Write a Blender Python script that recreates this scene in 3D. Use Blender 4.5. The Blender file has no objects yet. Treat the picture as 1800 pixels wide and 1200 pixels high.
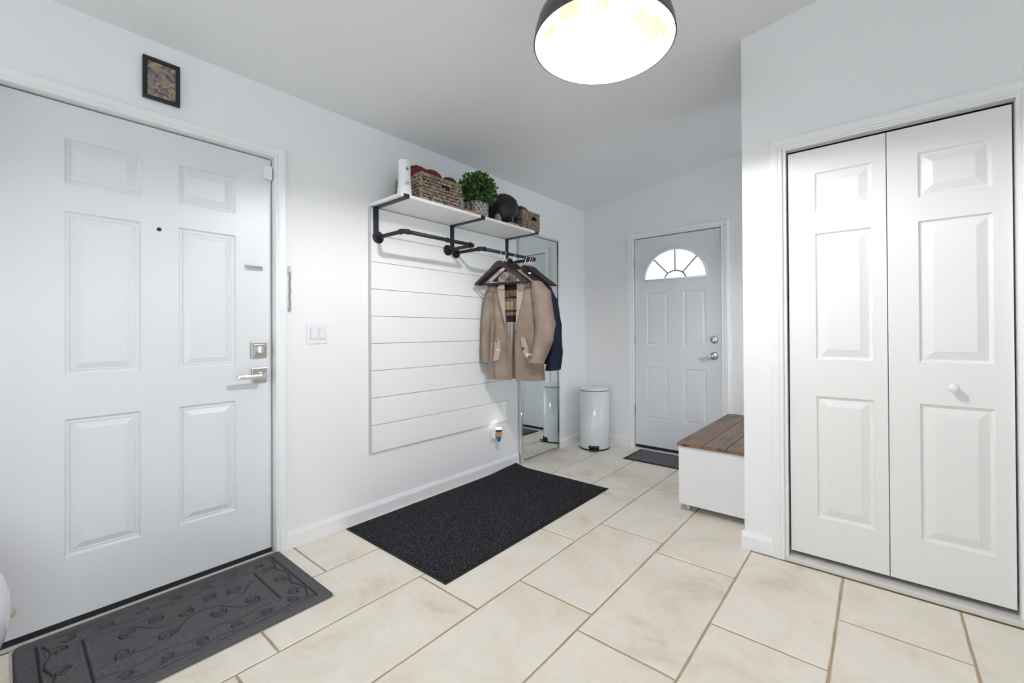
import bpy, bmesh, math, random
from mathutils import Vector, Matrix
R = math.radians
S = bpy.context.scene
COL = S.collection

# ------------------------------------------------------------------ camera
F_PX, PX, PY = 757.6, 930.2, 578.0
YAW, PITCH, ROLL = R(39.09), R(-0.32), R(-0.304)
fwd = Vector((-math.sin(YAW)*math.cos(PITCH), math.cos(YAW)*math.cos(PITCH), -math.sin(PITCH)))
rt = Vector((math.cos(YAW), math.sin(YAW), 0)); upv = rt.cross(fwd)
r2 = rt*math.cos(ROLL)+upv*math.sin(ROLL); u2 = -rt*math.sin(ROLL)+upv*math.cos(ROLL)
cd = bpy.data.cameras.new('camera'); cam = bpy.data.objects.new('camera', cd); COL.objects.link(cam)
m = Matrix((r2, u2, -fwd)).transposed().to_4x4(); m.translation = Vector((2.452, 0, 1.1494)); cam.matrix_world = m
cd.sensor_fit = 'HORIZONTAL'; cd.sensor_width = 36; cd.lens = F_PX/1800*36
cd.shift_x = -(PX-900)/1800; cd.shift_y = (PY-600)/1800; cd.clip_start = .05
S.camera = cam

# ------------------------------------------------------------------ world, exposure
W = bpy.data.worlds.new('world'); S.world = W; W.use_nodes = True
bg = W.node_tree.nodes['Background']; bg.inputs[0].default_value = (.81, .905, 1.0, 1); bg.inputs[1].default_value = 5.2
BULB = 2250.0
vs = S.view_settings; vs.view_transform = 'Standard'; vs.look = 'None'; vs.exposure = 0.0; vs.gamma = 1; vs.use_curve_mapping = False
S.cycles.use_denoising = True
S.cycles.max_bounces = 8; S.cycles.diffuse_bounces = 5; S.cycles.glossy_bounces = 3; S.cycles.transmission_bounces = 4; S.cycles.caustics_reflective = False; S.cycles.caustics_refractive = False; S.cycles.sample_clamp_indirect = 8

# ------------------------------------------------------------------ materials
MATS = {}
def nodes(name):
    m = bpy.data.materials.new(name); m.use_nodes = True; MATS[name] = m
    return m, m.node_tree, m.node_tree.nodes['Principled BSDF']
def mat(name, col, rough=.5, metal=0, bump=0, bscale=60, var=0, vscale=4, spec=.5, coat=0):
    m, nt, b = nodes(name)
    b.inputs['Base Color'].default_value = (*col, 1); b.inputs['Roughness'].default_value = rough
    b.inputs['Metallic'].default_value = metal; b.inputs['Specular IOR Level'].default_value = spec
    b.inputs['Coat Weight'].default_value = coat
    tc = nt.nodes.new('ShaderNodeTexCoord')
    n2 = nt.nodes.new('ShaderNodeTexNoise'); n2.inputs['Scale'].default_value = vscale; n2.inputs['Detail'].default_value = 5
    nt.links.new(tc.outputs['Object'], n2.inputs['Vector'])
    if var:
        mx = nt.nodes.new('ShaderNodeMix'); mx.data_type = 'RGBA'
        mx.inputs[6].default_value = tuple(c*(1-var) for c in col)+(1,); mx.inputs[7].default_value = tuple(min(1, c*(1+var)) for c in col)+(1,)
        nt.links.new(n2.outputs['Fac'], mx.inputs[0]); nt.links.new(mx.outputs[2], b.inputs['Base Color'])
    if bump:
        n = nt.nodes.new('ShaderNodeTexNoise'); n.inputs['Scale'].default_value = bscale; n.inputs['Detail'].default_value = 3
        nt.links.new(tc.outputs['Object'], n.inputs['Vector'])
        bp = nt.nodes.new('ShaderNodeBump'); bp.inputs['Strength'].default_value = bump; bp.inputs['Distance'].default_value = .004
        nt.links.new(n.outputs['Fac'], bp.inputs['Height']); nt.links.new(bp.outputs['Normal'], b.inputs['Normal'])
    return m
def ramp(nt, stops):
    r = nt.nodes.new('ShaderNodeValToRGB'); e = r.color_ramp.elements
    while len(e) < len(stops): e.new(.5)
    for i, (p, c) in enumerate(stops): e[i].position = p; e[i].color = (*c, 1)
    return r
def emis(name, col, s):
    m, nt, b = nodes(name); b.inputs['Base Color'].default_value = (*col, 1)
    b.inputs['Emission Color'].default_value = (*col, 1); b.inputs['Emission Strength'].default_value = s
    return m

mat('wall', (.87, .87, .87), .65, bump=.06, bscale=180, var=.015, vscale=2)
mat('ceiling', (.84, .845, .85), .8, bump=.05, bscale=160)
mat('trim', (.87, .87, .87), .35, bump=.02, bscale=40)
mat('door_white', (.76, .775, .79), .33, bump=.03, bscale=70)
mat('closet_white', (.84, .83, .815), .38, bump=.03, bscale=90)
mat('back_door', (.76, .78, .80), .18, bump=.02, bscale=50)
mat('shiplap', (.87, .87, .87), .5, bump=.04, bscale=50)
mat('plaster_dark', (.16, .15, .14), .8)
mat('grout', (.44, .35, .23), .9, bump=.3, bscale=200, var=.25, vscale=12)
mat('nickel', (.52, .49, .45), .32, 1)
mat('chrome', (.86, .86, .87), .10, 1)
mat('satin_chrome', (.80, .79, .77), .22, 1)
mat('black_rubber', (.012, .012, .013), .7, bump=.2, bscale=200)
mat('black_pipe', (.035, .037, .042), .48, .6, bump=.08, bscale=200)
mat('bracket_iron', (.028, .030, .036), .5, .3)
mat('black_fabric', (.017, .017, .021), .85, bump=.3, bscale=300)
mat('cap_black', (.013, .013, .017), .55, bump=.15, bscale=200)
mat('red_fabric', (.16, .012, .016), .8, bump=.25, bscale=250)
mat('navy_fabric', (.022, .032, .065), .85, bump=.25, bscale=250, var=.15, vscale=14)
mat('grey_fabric', (.28, .28, .30), .85, bump=.2, bscale=250)
mat('plastic_white', (.84, .84, .85), .3)
mat('plastic_grey', (.60, .60, .62), .4)  # mid grey plastic for small parts
mat('can_white', (.74, .77, .80), .22, coat=.3)
mat('black_plastic', (.012, .012, .013), .22)
mat('vase_white', (.72, .72, .80), .12, coat=.5)
mat('beige_plastic', (.58, .52, .42), .5)
mat('hanger_wood', (.030, .016, .014), .32, bump=.05, bscale=60, coat=.3)
mat('button_dark', (.03, .025, .02), .3)
mat('button_pale', (.72, .64, .52), .3)
mat('leaf_dark', (.018, .06, .014), .5)
mat('soil', (.03, .022, .015), .95)
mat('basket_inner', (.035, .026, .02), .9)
mat('dome_outer', (.10, .095, .105), .35, .7)
mat('track_metal', (.45, .47, .49), .35, .9)
mat('bench_white', (.80, .80, .81), .5, bump=.03, bscale=60)
mat('sill_stone', (.72, .70, .66), .35, var=.06, vscale=10)
mat('wood_block', (.46, .27, .13), .55, bump=.1, bscale=60, var=.25, vscale=30)
mat('stem', (.06, .045, .025), .8)
mat('logo_dark', (.12, .12, .13), .2)
mat('logo_tan', (.62, .50, .40), .4)

m, nt, b = nodes('glass'); out = nt.nodes['Material Output']; tr = nt.nodes.new('ShaderNodeBsdfTransparent'); gs = nt.nodes.new('ShaderNodeBsdfGlossy'); gs.inputs['Roughness'].default_value = .02
fr = nt.nodes.new('ShaderNodeFresnel'); ms = nt.nodes.new('ShaderNodeMixShader'); nt.links.new(fr.outputs[0], ms.inputs[0]); nt.links.new(tr.outputs[0], ms.inputs[1]); nt.links.new(gs.outputs[0], ms.inputs[2]); nt.links.new(ms.outputs[0], out.inputs['Surface'])
m, nt, b = nodes('mirror'); b.inputs['Base Color'].default_value = (.80, .86, .85, 1); b.inputs['Metallic'].default_value = 1; b.inputs['Roughness'].default_value = .015
emis('bulb', (.96, .97, 1), BULB)
emis('night_glow', (1, .93, .75), 7)
# inside of the dome: tan lining with random patches of deeper gold
m, nt, b = nodes('dome_inner'); tc = nt.nodes.new('ShaderNodeTexCoord')
n = nt.nodes.new('ShaderNodeTexNoise'); n.inputs['Scale'].default_value = 7; nt.links.new(tc.outputs['Object'], n.inputs[0])
r = ramp(nt, [(.44, (.24, .18, .09)), (.56, (.20, .075, .006))]); nt.links.new(n.outputs['Fac'], r.inputs[0]); nt.links.new(r.outputs[0], b.inputs['Base Color'])
b.inputs['Roughness'].default_value = .4

# glazed stone-look tile
m, nt, b = nodes('tile'); tc = nt.nodes.new('ShaderNodeTexCoord'); oi = nt.nodes.new('ShaderNodeObjectInfo')
ad = nt.nodes.new('ShaderNodeVectorMath'); ad.operation = 'MULTIPLY_ADD'; ad.inputs[1].default_value = (1, 1, 1)
cx = nt.nodes.new('ShaderNodeCombineXYZ'); mu = nt.nodes.new('ShaderNodeMath'); mu.operation = 'MULTIPLY'; mu.inputs[1].default_value = 60
nt.links.new(oi.outputs['Random'], mu.inputs[0])
for i in range(3): nt.links.new(mu.outputs[0], cx.inputs[i])
nt.links.new(tc.outputs['Object'], ad.inputs[0]); nt.links.new(cx.outputs[0], ad.inputs[2])
n1 = nt.nodes.new('ShaderNodeTexNoise'); n1.inputs['Scale'].default_value = 3.2; n1.inputs['Detail'].default_value = 8; n1.inputs['Roughness'].default_value = .62; n1.inputs['Distortion'].default_value = .5
nt.links.new(ad.outputs[0], n1.inputs['Vector'])
r1 = ramp(nt, [(.27, (.68, .585, .465)), (.42, (.83, .765, .65)), (.58, (.89, .84, .745)), (.75, (.87, .83, .74))])
nt.links.new(n1.outputs['Fac'], r1.inputs[0])
n3 = nt.nodes.new('ShaderNodeTexNoise'); n3.inputs['Scale'].default_value = 45; n3.inputs['Detail'].default_value = 4
nt.links.new(ad.outputs[0], n3.inputs['Vector'])
mx = nt.nodes.new('ShaderNodeMix'); mx.data_type = 'RGBA'; mx.blend_type = 'MULTIPLY'; mx.inputs[0].default_value = .10
nt.links.new(r1.outputs[0], mx.inputs[6]); nt.links.new(n3.outputs['Fac'], mx.inputs[7]); nt.links.new(mx.outputs[2], b.inputs['Base Color'])
b.inputs['Roughness'].default_value = .42
bp = nt.nodes.new('ShaderNodeBump'); bp.inputs['Strength'].default_value = .12; bp.inputs['Distance'].default_value = .004
nt.links.new(n1.outputs['Fac'], bp.inputs['Height']); nt.links.new(bp.outputs['Normal'], b.inputs['Normal'])

def carpet(name, dark, light, scale, thr=.5, bump=.8):
    m, nt, b = nodes(name); tc = nt.nodes.new('ShaderNodeTexCoord')
    n = nt.nodes.new('ShaderNodeTexNoise'); n.inputs['Scale'].default_value = scale; n.inputs['Detail'].default_value = 2
    nt.links.new(tc.outputs['Object'], n.inputs['Vector'])
    r = ramp(nt, [(thr-.08, dark), (thr+.14, light)]); nt.links.new(n.outputs['Fac'], r.inputs[0])
    nt.links.new(r.outputs[0], b.inputs['Base Color']); b.inputs['Roughness'].default_value = .95; b.inputs['Specular IOR Level'].default_value = .1
    bp = nt.nodes.new('ShaderNodeBump'); bp.inputs['Strength'].default_value = bump; bp.inputs['Distance'].default_value = .004
    nt.links.new(n.outputs['Fac'], bp.inputs['Height']); nt.links.new(bp.outputs['Normal'], b.inputs['Normal'])
carpet('carpet_charcoal', (.010, .010, .013), (.085, .085, .095), 150, .54)
carpet('carpet_grey', (.07, .07, .085), (.26, .26, .285), 200)
carpet('mat_grey', (.085, .085, .092), (.15, .15, .158), 420, bump=.5)

def island(name, stops, rough=.6, bump=0):
    m, nt, b = nodes(name); g = nt.nodes.new('ShaderNodeNewGeometry')
    r = ramp(nt, stops); nt.links.new(g.outputs['Random Per Island'], r.inputs[0]); nt.links.new(r.outputs[0], b.inputs['Base Color'])
    b.inputs['Roughness'].default_value = rough
island('weave', [(0, (.12, .09, .065)), (.3, (.30, .22, .15)), (.55, (.42, .35, .27)), (.8, (.22, .18, .15)), (1, (.50, .36, .18))], .6)
island('leaf', [(0, (.012, .045, .010)), (.45, (.03, .10, .018)), (.8, (.055, .16, .03)), (1, (.13, .24, .05))], .45)

def wood_plank(name, stops):
    m, nt, b = nodes(name); tc = nt.nodes.new('ShaderNodeTexCoord'); mp = nt.nodes.new('ShaderNodeMapping'); oi = nt.nodes.new('ShaderNodeObjectInfo')
    mp.inputs['Scale'].default_value = (9, 1.6, 9); nt.links.new(tc.outputs['Object'], mp.inputs[0])
    cx = nt.nodes.new('ShaderNodeCombineXYZ'); mu = nt.nodes.new('ShaderNodeMath'); mu.operation = 'MULTIPLY'; mu.inputs[1].default_value = 37
    nt.links.new(oi.outputs['Random'], mu.inputs[0]); nt.links.new(mu.outputs[0], cx.inputs[0]); nt.links.new(mu.outputs[0], cx.inputs[1]); nt.links.new(cx.outputs[0], mp.inputs['Location'])
    n = nt.nodes.new('ShaderNodeTexNoise'); n.inputs['Scale'].default_value = 1.6; n.inputs['Detail'].default_value = 9; n.inputs['Roughness'].default_value = .65; n.inputs['Distortion'].default_value = .8
    nt.links.new(mp.outputs[0], n.inputs[0]); r = ramp(nt, stops); nt.links.new(n.outputs['Fac'], r.inputs[0]); nt.links.new(r.outputs[0], b.inputs['Base Color'])
    b.inputs['Roughness'].default_value = .4
wood_plank('plank', [(.32, (.035, .026, .024)), (.44, (.11, .075, .058)), (.53, (.27, .15, .085)), (.62, (.13, .10, .09)), (.74, (.20, .12, .075))])

# beige cotton
m, nt, b = nodes('coat_beige'); tc = nt.nodes.new('ShaderNodeTexCoord'); n = nt.nodes.new('ShaderNodeTexNoise'); n.inputs['Scale'].default_value = 9; n.inputs['Detail'].default_value = 6
nt.links.new(tc.outputs['Object'], n.inputs[0]); r = ramp(nt, [(.35, (.46, .36, .285)), (.65, (.60, .495, .41))]); nt.links.new(n.outputs['Fac'], r.inputs[0]); nt.links.new(r.outputs[0], b.inputs['Base Color'])
b.inputs['Roughness'].default_value = .8; n2 = nt.nodes.new('ShaderNodeTexNoise'); n2.inputs['Scale'].default_value = 26; nt.links.new(tc.outputs['Object'], n2.inputs[0])
bp = nt.nodes.new('ShaderNodeBump'); bp.inputs['Strength'].default_value = .35; bp.inputs['Distance'].default_value = .006; nt.links.new(n2.outputs['Fac'], bp.inputs['Height']); nt.links.new(bp.outputs['Normal'], b.inputs['Normal'])
mat('coat_panel', (.42, .335, .27), .8, bump=.2, bscale=60, var=.1, vscale=12)
mat('coat_brown', (.24, .19, .145), .8, bump=.2, bscale=120)  # plain darker brown for the lining label and one facing
# checked woven lining: bands across and stripes down, in the cloth's own coordinates
def stripes(nt, src, axis, edges):
    sp = nt.nodes.new('ShaderNodeSeparateXYZ'); nt.links.new(src, sp.inputs[0])
    mr = nt.nodes.new('ShaderNodeMapRange'); mr.inputs[1].default_value = edges[0]; mr.inputs[2].default_value = edges[1]
    nt.links.new(sp.outputs[axis], mr.inputs[0]); return mr.outputs[0]
m, nt, b = nodes('plaid'); tc = nt.nodes.new('ShaderNodeTexCoord')
z = stripes(nt, tc.outputs['Object'], 2, (1.15, 1.60))
rz = ramp(nt, [(0, (.62, .60, .58)), (.06, (.62, .60, .58)), (.16, (.03, .03, .035)), (.27, (.34, .24, .13)), (.33, (.10, .055, .02)), (.37, (.50, .38, .25)), (.44, (.52, .44, .33)), (.56, (.09, .05, .02)), (.60, (.46, .36, .25)), (.70, (.02, .02, .025)), (.81, (.60, .58, .56)), (.92, (.5, .47, .42))])
rz.color_ramp.interpolation = 'CONSTANT'; nt.links.new(z, rz.inputs[0])
wv = nt.nodes.new('ShaderNodeTexWave'); wv.bands_direction = 'X'; wv.inputs['Scale'].default_value = 11; nt.links.new(tc.outputs['Object'], wv.inputs[0])
rw = ramp(nt, [(.35, (.55, .54, .52)), (.6, (1, 1, 1))]); nt.links.new(wv.outputs['Fac'], rw.inputs[0])
mx = nt.nodes.new('ShaderNodeMix'); mx.data_type = 'RGBA'; mx.blend_type = 'MULTIPLY'; mx.inputs[0].default_value = .8
nt.links.new(rz.outputs[0], mx.inputs[6]); nt.links.new(rw.outputs[0], mx.inputs[7]); nt.links.new(mx.outputs[2], b.inputs['Base Color']); b.inputs['Roughness'].default_value = .8
# faded mottled print for the little picture
m, nt, b = nodes('print'); tc = nt.nodes.new('ShaderNodeTexCoord'); n = nt.nodes.new('ShaderNodeTexNoise'); n.inputs['Scale'].default_value = 38; n.inputs['Detail'].default_value = 4; n.inputs['Distortion'].default_value = 1.2
nt.links.new(tc.outputs['Object'], n.inputs[0]); r = ramp(nt, [(.30, (.05, .04, .04)), (.42, (.17, .15, .16)), (.52, (.28, .22, .17)), (.62, (.44, .31, .19)), (.75, (.50, .40, .30))]); nt.links.new(n.outputs['Fac'], r.inputs[0]); nt.links.new(r.outputs[0], b.inputs['Base Color']); b.inputs['Roughness'].default_value = .25
mat('frame_black', (.010, .010, .012), .35)
# carved pot: rings in relief
m, nt, b = nodes('pot_carved'); tc = nt.nodes.new('ShaderNodeTexCoord'); v = nt.nodes.new('ShaderNodeTexVoronoi'); v.inputs['Scale'].default_value = 22; v.inputs['Randomness'].default_value = .25
nt.links.new(tc.outputs['Object'], v.inputs['Vector']); wv = nt.nodes.new('ShaderNodeMath'); wv.operation = 'SINE'; mu = nt.nodes.new('ShaderNodeMath'); mu.operation = 'MULTIPLY'; mu.inputs[1].default_value = 22
nt.links.new(v.outputs['Distance'], mu.inputs[0]); nt.links.new(mu.outputs[0], wv.inputs[0]); r = ramp(nt, [(.2, (.25, .235, .22)), (.6, (.56, .54, .51))]); nt.links.new(wv.outputs[0], r.inputs[0]); nt.links.new(r.outputs[0], b.inputs['Base Color'])
bp = nt.nodes.new('ShaderNodeBump'); bp.inputs['Strength'].default_value = .8; bp.inputs['Distance'].default_value = .003; nt.links.new(wv.outputs[0], bp.inputs['Height']); nt.links.new(bp.outputs['Normal'], b.inputs['Normal']); b.inputs['Roughness'].default_value = .7
for nm, c in (('glass_plum', (.10, .05, .05)), ('glass_amber', (.55, .30, .15)), ('glass_sand', (.42, .34, .20)), ('glass_blue', (.06, .13, .20))): mat(nm, c, .15)
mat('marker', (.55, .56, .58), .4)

# ------------------------------------------------------------------ mesh helpers
def link(o, parent=None, loc=None, rot=None):
    COL.objects.link(o)
    if parent: o.parent = parent
    if loc is not None: o.location = loc
    if rot is not None: o.rotation_euler = rot
    return o
def empty(name, loc=(0, 0, 0), rot=(0, 0, 0)):
    return link(bpy.data.objects.new(name, None), None, loc, rot)
def tag(o, label=None, cat=None, group=None, kind=None):
    if label: o['label'] = label
    if cat: o['category'] = cat
    if group: o['group'] = group
    if kind: o['kind'] = kind
    return o
def obj(name, bm, mt, parent=None, loc=None, rot=None, smooth=False, keep=False):
    if isinstance(bm, bmesh.types.BMesh):
        bmesh.ops.recalc_face_normals(bm, faces=bm.faces[:]) if not keep else None
        me = bpy.data.meshes.new(name); bm.to_mesh(me); bm.free()
    else: me = bm
    if not me.materials: me.materials.append(MATS[mt])
    if smooth:
        for p in me.polygons: p.use_smooth = True
    return link(bpy.data.objects.new(name, me), parent, loc, rot)
def box(bm, x0, x1, y0, y1, z0, z1, bev=0, seg=2):
    t = bmesh.new(); bmesh.ops.create_cube(t, size=1)
    for v in t.verts: v.co = Vector(((x0+x1)/2+v.co.x*(x1-x0), (y0+y1)/2+v.co.y*(y1-y0), (z0+z1)/2+v.co.z*(z1-z0)))
    if bev: bmesh.ops.bevel(t, geom=t.edges[:], offset=bev, segments=seg, profile=.5, affect='EDGES')
    merge(bm, t)
def merge(bm, t, mtx=None):
    mp = {}
    for v in t.verts: mp[v] = bm.verts.new(mtx @ v.co if mtx else v.co)
    for f in t.faces:
        try: bm.faces.new([mp[v] for v in f.verts])
        except ValueError: pass
    t.free()
def bx(*a, bev=0, seg=2):
    bm = bmesh.new(); box(bm, *a, bev=bev, seg=seg); return bm
def lathe(prof, n=32, bm=None, mtx=None, close=False):
    t = bmesh.new(); rings = []
    for r_, z_ in prof:
        if r_ < 1e-6: rings.append([t.verts.new((0, 0, z_))])
        else: rings.append([t.verts.new((r_*math.cos(2*math.pi*i/n), r_*math.sin(2*math.pi*i/n), z_)) for i in range(n)])
    for a, b_ in zip(rings, rings[1:]):
        for i in range(n):
            j = (i+1) % n
            q = [a[i % len(a)], a[j % len(a)], b_[j % len(b_)], b_[i % len(b_)]]
            q = list(dict.fromkeys(q))
            if len(q) > 2: t.faces.new(q)
    if bm is None:
        if mtx: t.transform(mtx)
        return t
    merge(bm, t, mtx); return bm
def tube(pts, rad, n=10, bm=None, caps=True):
    bm = bm or bmesh.new(); pts = [Vector(p) for p in pts]; rings = []
    rads = rad if isinstance(rad, (list, tuple)) else [rad]*len(pts)
    ref = None
    for i, p in enumerate(pts):
        t = (pts[min(i+1, len(pts)-1)]-pts[max(i-1, 0)]).normalized()
        if ref is None: ref = t.orthogonal().normalized()
        ref = (ref-t*ref.dot(t)).normalized(); b_ = t.cross(ref)
        rings.append([bm.verts.new(p+(ref*math.cos(2*math.pi*k/n)+b_*math.sin(2*math.pi*k/n))*rads[i]) for k in range(n)])
    for a, b_ in zip(rings, rings[1:]):
        for k in range(n): bm.faces.new((a[k], a[(k+1) % n], b_[(k+1) % n], b_[k]))
    if caps: bm.faces.new(rings[0][::-1]); bm.faces.new(rings[-1])
    return bm
def prism(poly, y0, y1, bm=None):           # polygon in x,z, extruded along y
    bm = bm or bmesh.new()
    a = [bm.verts.new((x, y0, z)) for x, z in poly]; b_ = [bm.verts.new((x, y1, z)) for x, z in poly]
    bm.faces.new(a); bm.faces.new(b_[::-1])
    for i in range(len(poly)):
        j = (i+1) % len(poly); bm.faces.new((a[i], b_[i], b_[j], a[j]))
    return bm
def ring(rx, rz, rad, n=12, k=6, bm=None, mtx=None):
    bm = bm or bmesh.new(); rows = []
    for i in range(n):
        a = 2*math.pi*i/n; c = Vector((rx*math.cos(a), 0, rz*math.sin(a))); d = Vector((math.cos(a), 0, math.sin(a)))
        rows.append([bm.verts.new((mtx or Matrix()) @ (c+d*rad*math.cos(2*math.pi*j/k)+Vector((0, 1, 0))*rad*math.sin(2*math.pi*j/k))) for j in range(k)])
    for i in range(n):
        A, B = rows[i], rows[(i+1) % n]
        for j in range(k): bm.faces.new((A[j], A[(j+1) % k], B[(j+1) % k], B[j]))
    return bm
def struct(name, bm, mt, parent=None, **k):
    o = obj(name, bm, mt, parent, **k)
    if not parent: o['kind'] = 'structure'
    return o
Z90 = (0, 0, R(90))       # local -y faces +x : things on the left wall
LX = Matrix.Rotation(R(90), 4, 'X')    # lathe axis z -> local -y

# ------------------------------------------------------------------ room shell
XR, YB, YF, YE, YK, XC = 5.3, -3.3, 2.49, 3.963, 2.49, 1.892
H0, SL = 2.427, .1402
YCB, XA = 3.12, 3.0        # back of the closet block; unseen passage and window added behind it for daylight
ceil = lambda x: H0+SL*x
GR = .0045
bm = bx(-.12, XR+.1, YB-.1, 2.6, -.10, -.0035); box(bm, -.12, 3.1, 2.6, YE+.12, -.10, -.0035); fl = struct('floor', bm, 'grout')
tag(fl, 'cream stone-look tile floor with sandy grout', 'floor')
# tiles in running columns along y
cols = [-.014+.3877*i for i in range(15)]
phase = [.997, .640, .505, .772, .660, 1.019, .609, 1.02, .70, .95, .55, .80, 1.0, .62]
LEN = .7485
random.seed(3); tile_cache = {}
def tile_mesh(w, l, var):
    key = (round(w, 3), round(l, 3), var)
    if key in tile_cache: return tile_cache[key]
    rnd = random.Random(hash((round(w*1000), round(l*1000), var)) & 0xffff)
    bm = bmesh.new(); pts = []
    g = GR
    nx, ny = 5, 9
    def edge(a, b_, n):
        for i in range(n):
            t = i/n; pts.append((a[0]+(b_[0]-a[0])*t, a[1]+(b_[1]-a[1])*t))
    A, B, C_, D = (g, g), (w-g, g), (w-g, l-g), (g, l-g)
    edge(A, B, nx); edge(B, C_, ny); edge(C_, D, nx); edge(D, A, ny)
    cx_, cy_ = w/2, l/2
    jit = [(rnd.uniform(-.0011, .0016), rnd.uniform(-.0011, .0016)) for _ in pts]
    lo = [bm.verts.new((x+j[0]-w/2, y+j[1]-l/2, -.008)) for (x, y), j in zip(pts, jit)]
    mid = [bm.verts.new((x+j[0]-w/2, y+j[1]-l/2, -.0028)) for (x, y), j in zip(pts, jit)]
    def ins(x, y, d): return (x+(d if x < cx_-w/2+2*g+.001 else -d if x > w-2*g-.001 else 0), y+(d if y < 2*g+.001 else -d if y > l-2*g-.001 else 0))
    top = []
    for (x, y), j in zip(pts, jit):
        X, Y = ins(x, y, .0035); top.append(bm.verts.new((X+j[0]*.5-w/2, Y+j[1]*.5-l/2, 0)))
    n = len(pts)
    for a, b_ in ((lo, mid), (mid, top)):
        for i in range(n): bm.faces.new((a[i], a[(i+1) % n], b_[(i+1) % n], b_[i]))
    bm.faces.new(top)
    bmesh.ops.recalc_face_normals(bm, faces=bm.faces[:])
    me = bpy.data.meshes.new('tile'); bm.to_mesh(me); bm.free(); me.materials.append(MATS['tile']); tile_cache[key] = me
    return me
def add_tile(x0, x1, y0, y1):
    if x1-x0 < .03 or y1-y0 < .03: return
    o = bpy.data.objects.new('tile', tile_mesh(x1-x0, y1-y0, random.randrange(3))); link(o, fl, ((x0+x1)/2, (y0+y1)/2, 0))
for ci in range(14):
    x0, x1 = max(cols[ci], 0.0), min(cols[ci+1], XR)
    k = int((phase[ci]-YB)/LEN)+1; y = phase[ci]-k*LEN
    while y < YE:
        a, b_ = max(y, YB), min(y+LEN, YE)
        if x0 >= 1.80:
            if x0 < 3.0 and b_ > 3.13: add_tile(x0, min(x1, 3.0), max(a, 3.13), b_)
            b_ = min(b_, 2.472)
        if b_ > a: add_tile(x0, min(x1, 1.89) if 2.47 < a and b_ < 3.12 else x1, a, b_)
        y += LEN

# left wall with the front door opening
DY0, DY1, DH = -.022, .911, 2.064
bm = bmesh.new()
box(bm, -.14, 0, YB, DY0-.012, 0, H0); box(bm, -.14, 0, DY0-.012, DY1+.012, DH+.012, H0); box(bm, -.14, 0, DY1+.012, YE+.14, 0, H0)
tag(struct('wall_left', bm, 'wall'), 'white painted wall with the front door and shelf', 'wall')
BX0, BX1, BH = .570, 1.391, 2.053
top = lambda x0, x1, y0, y1, z0: prism([(x0, z0), (x1, z0), (x1, ceil(x1)), (x0, ceil(x0))], y0, y1)
bm = top(0, BX0-.012, YE, YE+.14, 0); merge(bm, top(BX0-.012, BX1+.012, YE, YE+.14, BH+.012)); merge(bm, top(BX1+.012, XA+.1, YE, YE+.14, 0))
tag(struct('wall_back', bm, 'wall'), 'white end wall around the fanlight door', 'wall')
KX0, KX1, KH = 2.078, 2.884, 2.058
bm = top(XC, KX0-.012, YK, YK+.11, 0); merge(bm, top(KX0-.012, KX1+.012, YK, YK+.11, KH+.012)); merge(bm, top(KX1+.012, XR+.1, YK, YK+.11, 0))
merge(bm, top(XC, XC+.1, YK+.11, YCB-.1, 0)); merge(bm, top(XC, XA+.1, YCB-.1, YCB, 0)); merge(bm, top(XA, XA+.1, YK+.11, YCB-.1, 0))
tag(struct('wall_closet', bm, 'wall'), 'white wall block holding the bifold closet', 'wall')
# walls behind the photographer, with unseen windows added to let daylight in
bm = bmesh.new()
def rear(x0, x1, z0, z1=None): merge(bm, prism([(x0, z0), (x1, z0), (x1, z1 or ceil(x1)), (x0, z1 or ceil(x0))], YB-.14, YB))
added_wins = [(.5, 2.5), (2.9, 4.9)]
rear(-.14, .5, 0); rear(2.5, 2.9, 0); rear(4.9, XR+.1, 0)
for a, b_ in added_wins: rear(a, b_, 0, .75); rear(a, b_, 2.15)
tag(struct('wall_rear', bm, 'wall'), 'white wall behind the viewpoint with two wide windows added for daylight', 'wall')
bm = bmesh.new()
box(bm, XR, XR+.1, YB-.14, -2.3, 0, ceil(XR)); box(bm, XR, XR+.1, .3, YK+.11, 0, ceil(XR)); box(bm, XR, XR+.1, -2.3, .3, 0, .3); box(bm, XR, XR+.1, -2.3, .3, 2.2, ceil(XR))
tag(struct('wall_right', bm, 'wall'), 'white side wall with one wide window added for daylight, outside the view', 'wall')
bm = prism([(-.14, ceil(-.14)), (XR+.1, ceil(XR+.1)), (XR+.1, ceil(XR+.1)+.12), (-.14, ceil(-.14)+.12)], YB-.14, YK+.11)
merge(bm, prism([(-.14, ceil(-.14)), (XA+.1, ceil(XA+.1)), (XA+.1, ceil(XA+.1)+.12), (-.14, ceil(-.14)+.12)], YK+.11, YE+.14))
tag(struct('ceiling', bm, 'ceiling'), 'pale grey ceiling sloping up from the left wall', 'ceiling')
nwin = 1
def window(name, loc, rot, w, h):  # all of these are unseen, added as daylight sources
    e = empty(name, loc, rot); tag(e, 'white framed window out of view, added to bring in daylight', 'window', kind='structure')
    bm = bmesh.new(); t = .05
    box(bm, 0, w, 0, .06, 0, t); box(bm, 0, w, 0, .06, h-t, h); box(bm, 0, t, 0, .06, t, h-t); box(bm, w-t, w, 0, .06, t, h-t); box(bm, w/2-.025, w/2+.025, 0, .06, t, h-t)
    obj('window_frame', bm, 'trim', e)
    for a in (t, w/2+.025): obj('pane', bx(a, a+w/2-t-.025, .028, .032, t, h-t), 'glass', e)
for a, b_ in added_wins: window('window_%d' % nwin, (a, YB-.10, .75), (0, 0, 0), b_-a, 1.40); nwin += 1
window('window_%d' % nwin, (XR+.08, -2.3, .3), Z90, 2.6, 1.9); nwin += 1
window('window_%d' % nwin, (XA+.08, YCB+.07, .30), Z90, .70, 1.95)  # unseen passage window, added to brighten the back-door alcove
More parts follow.
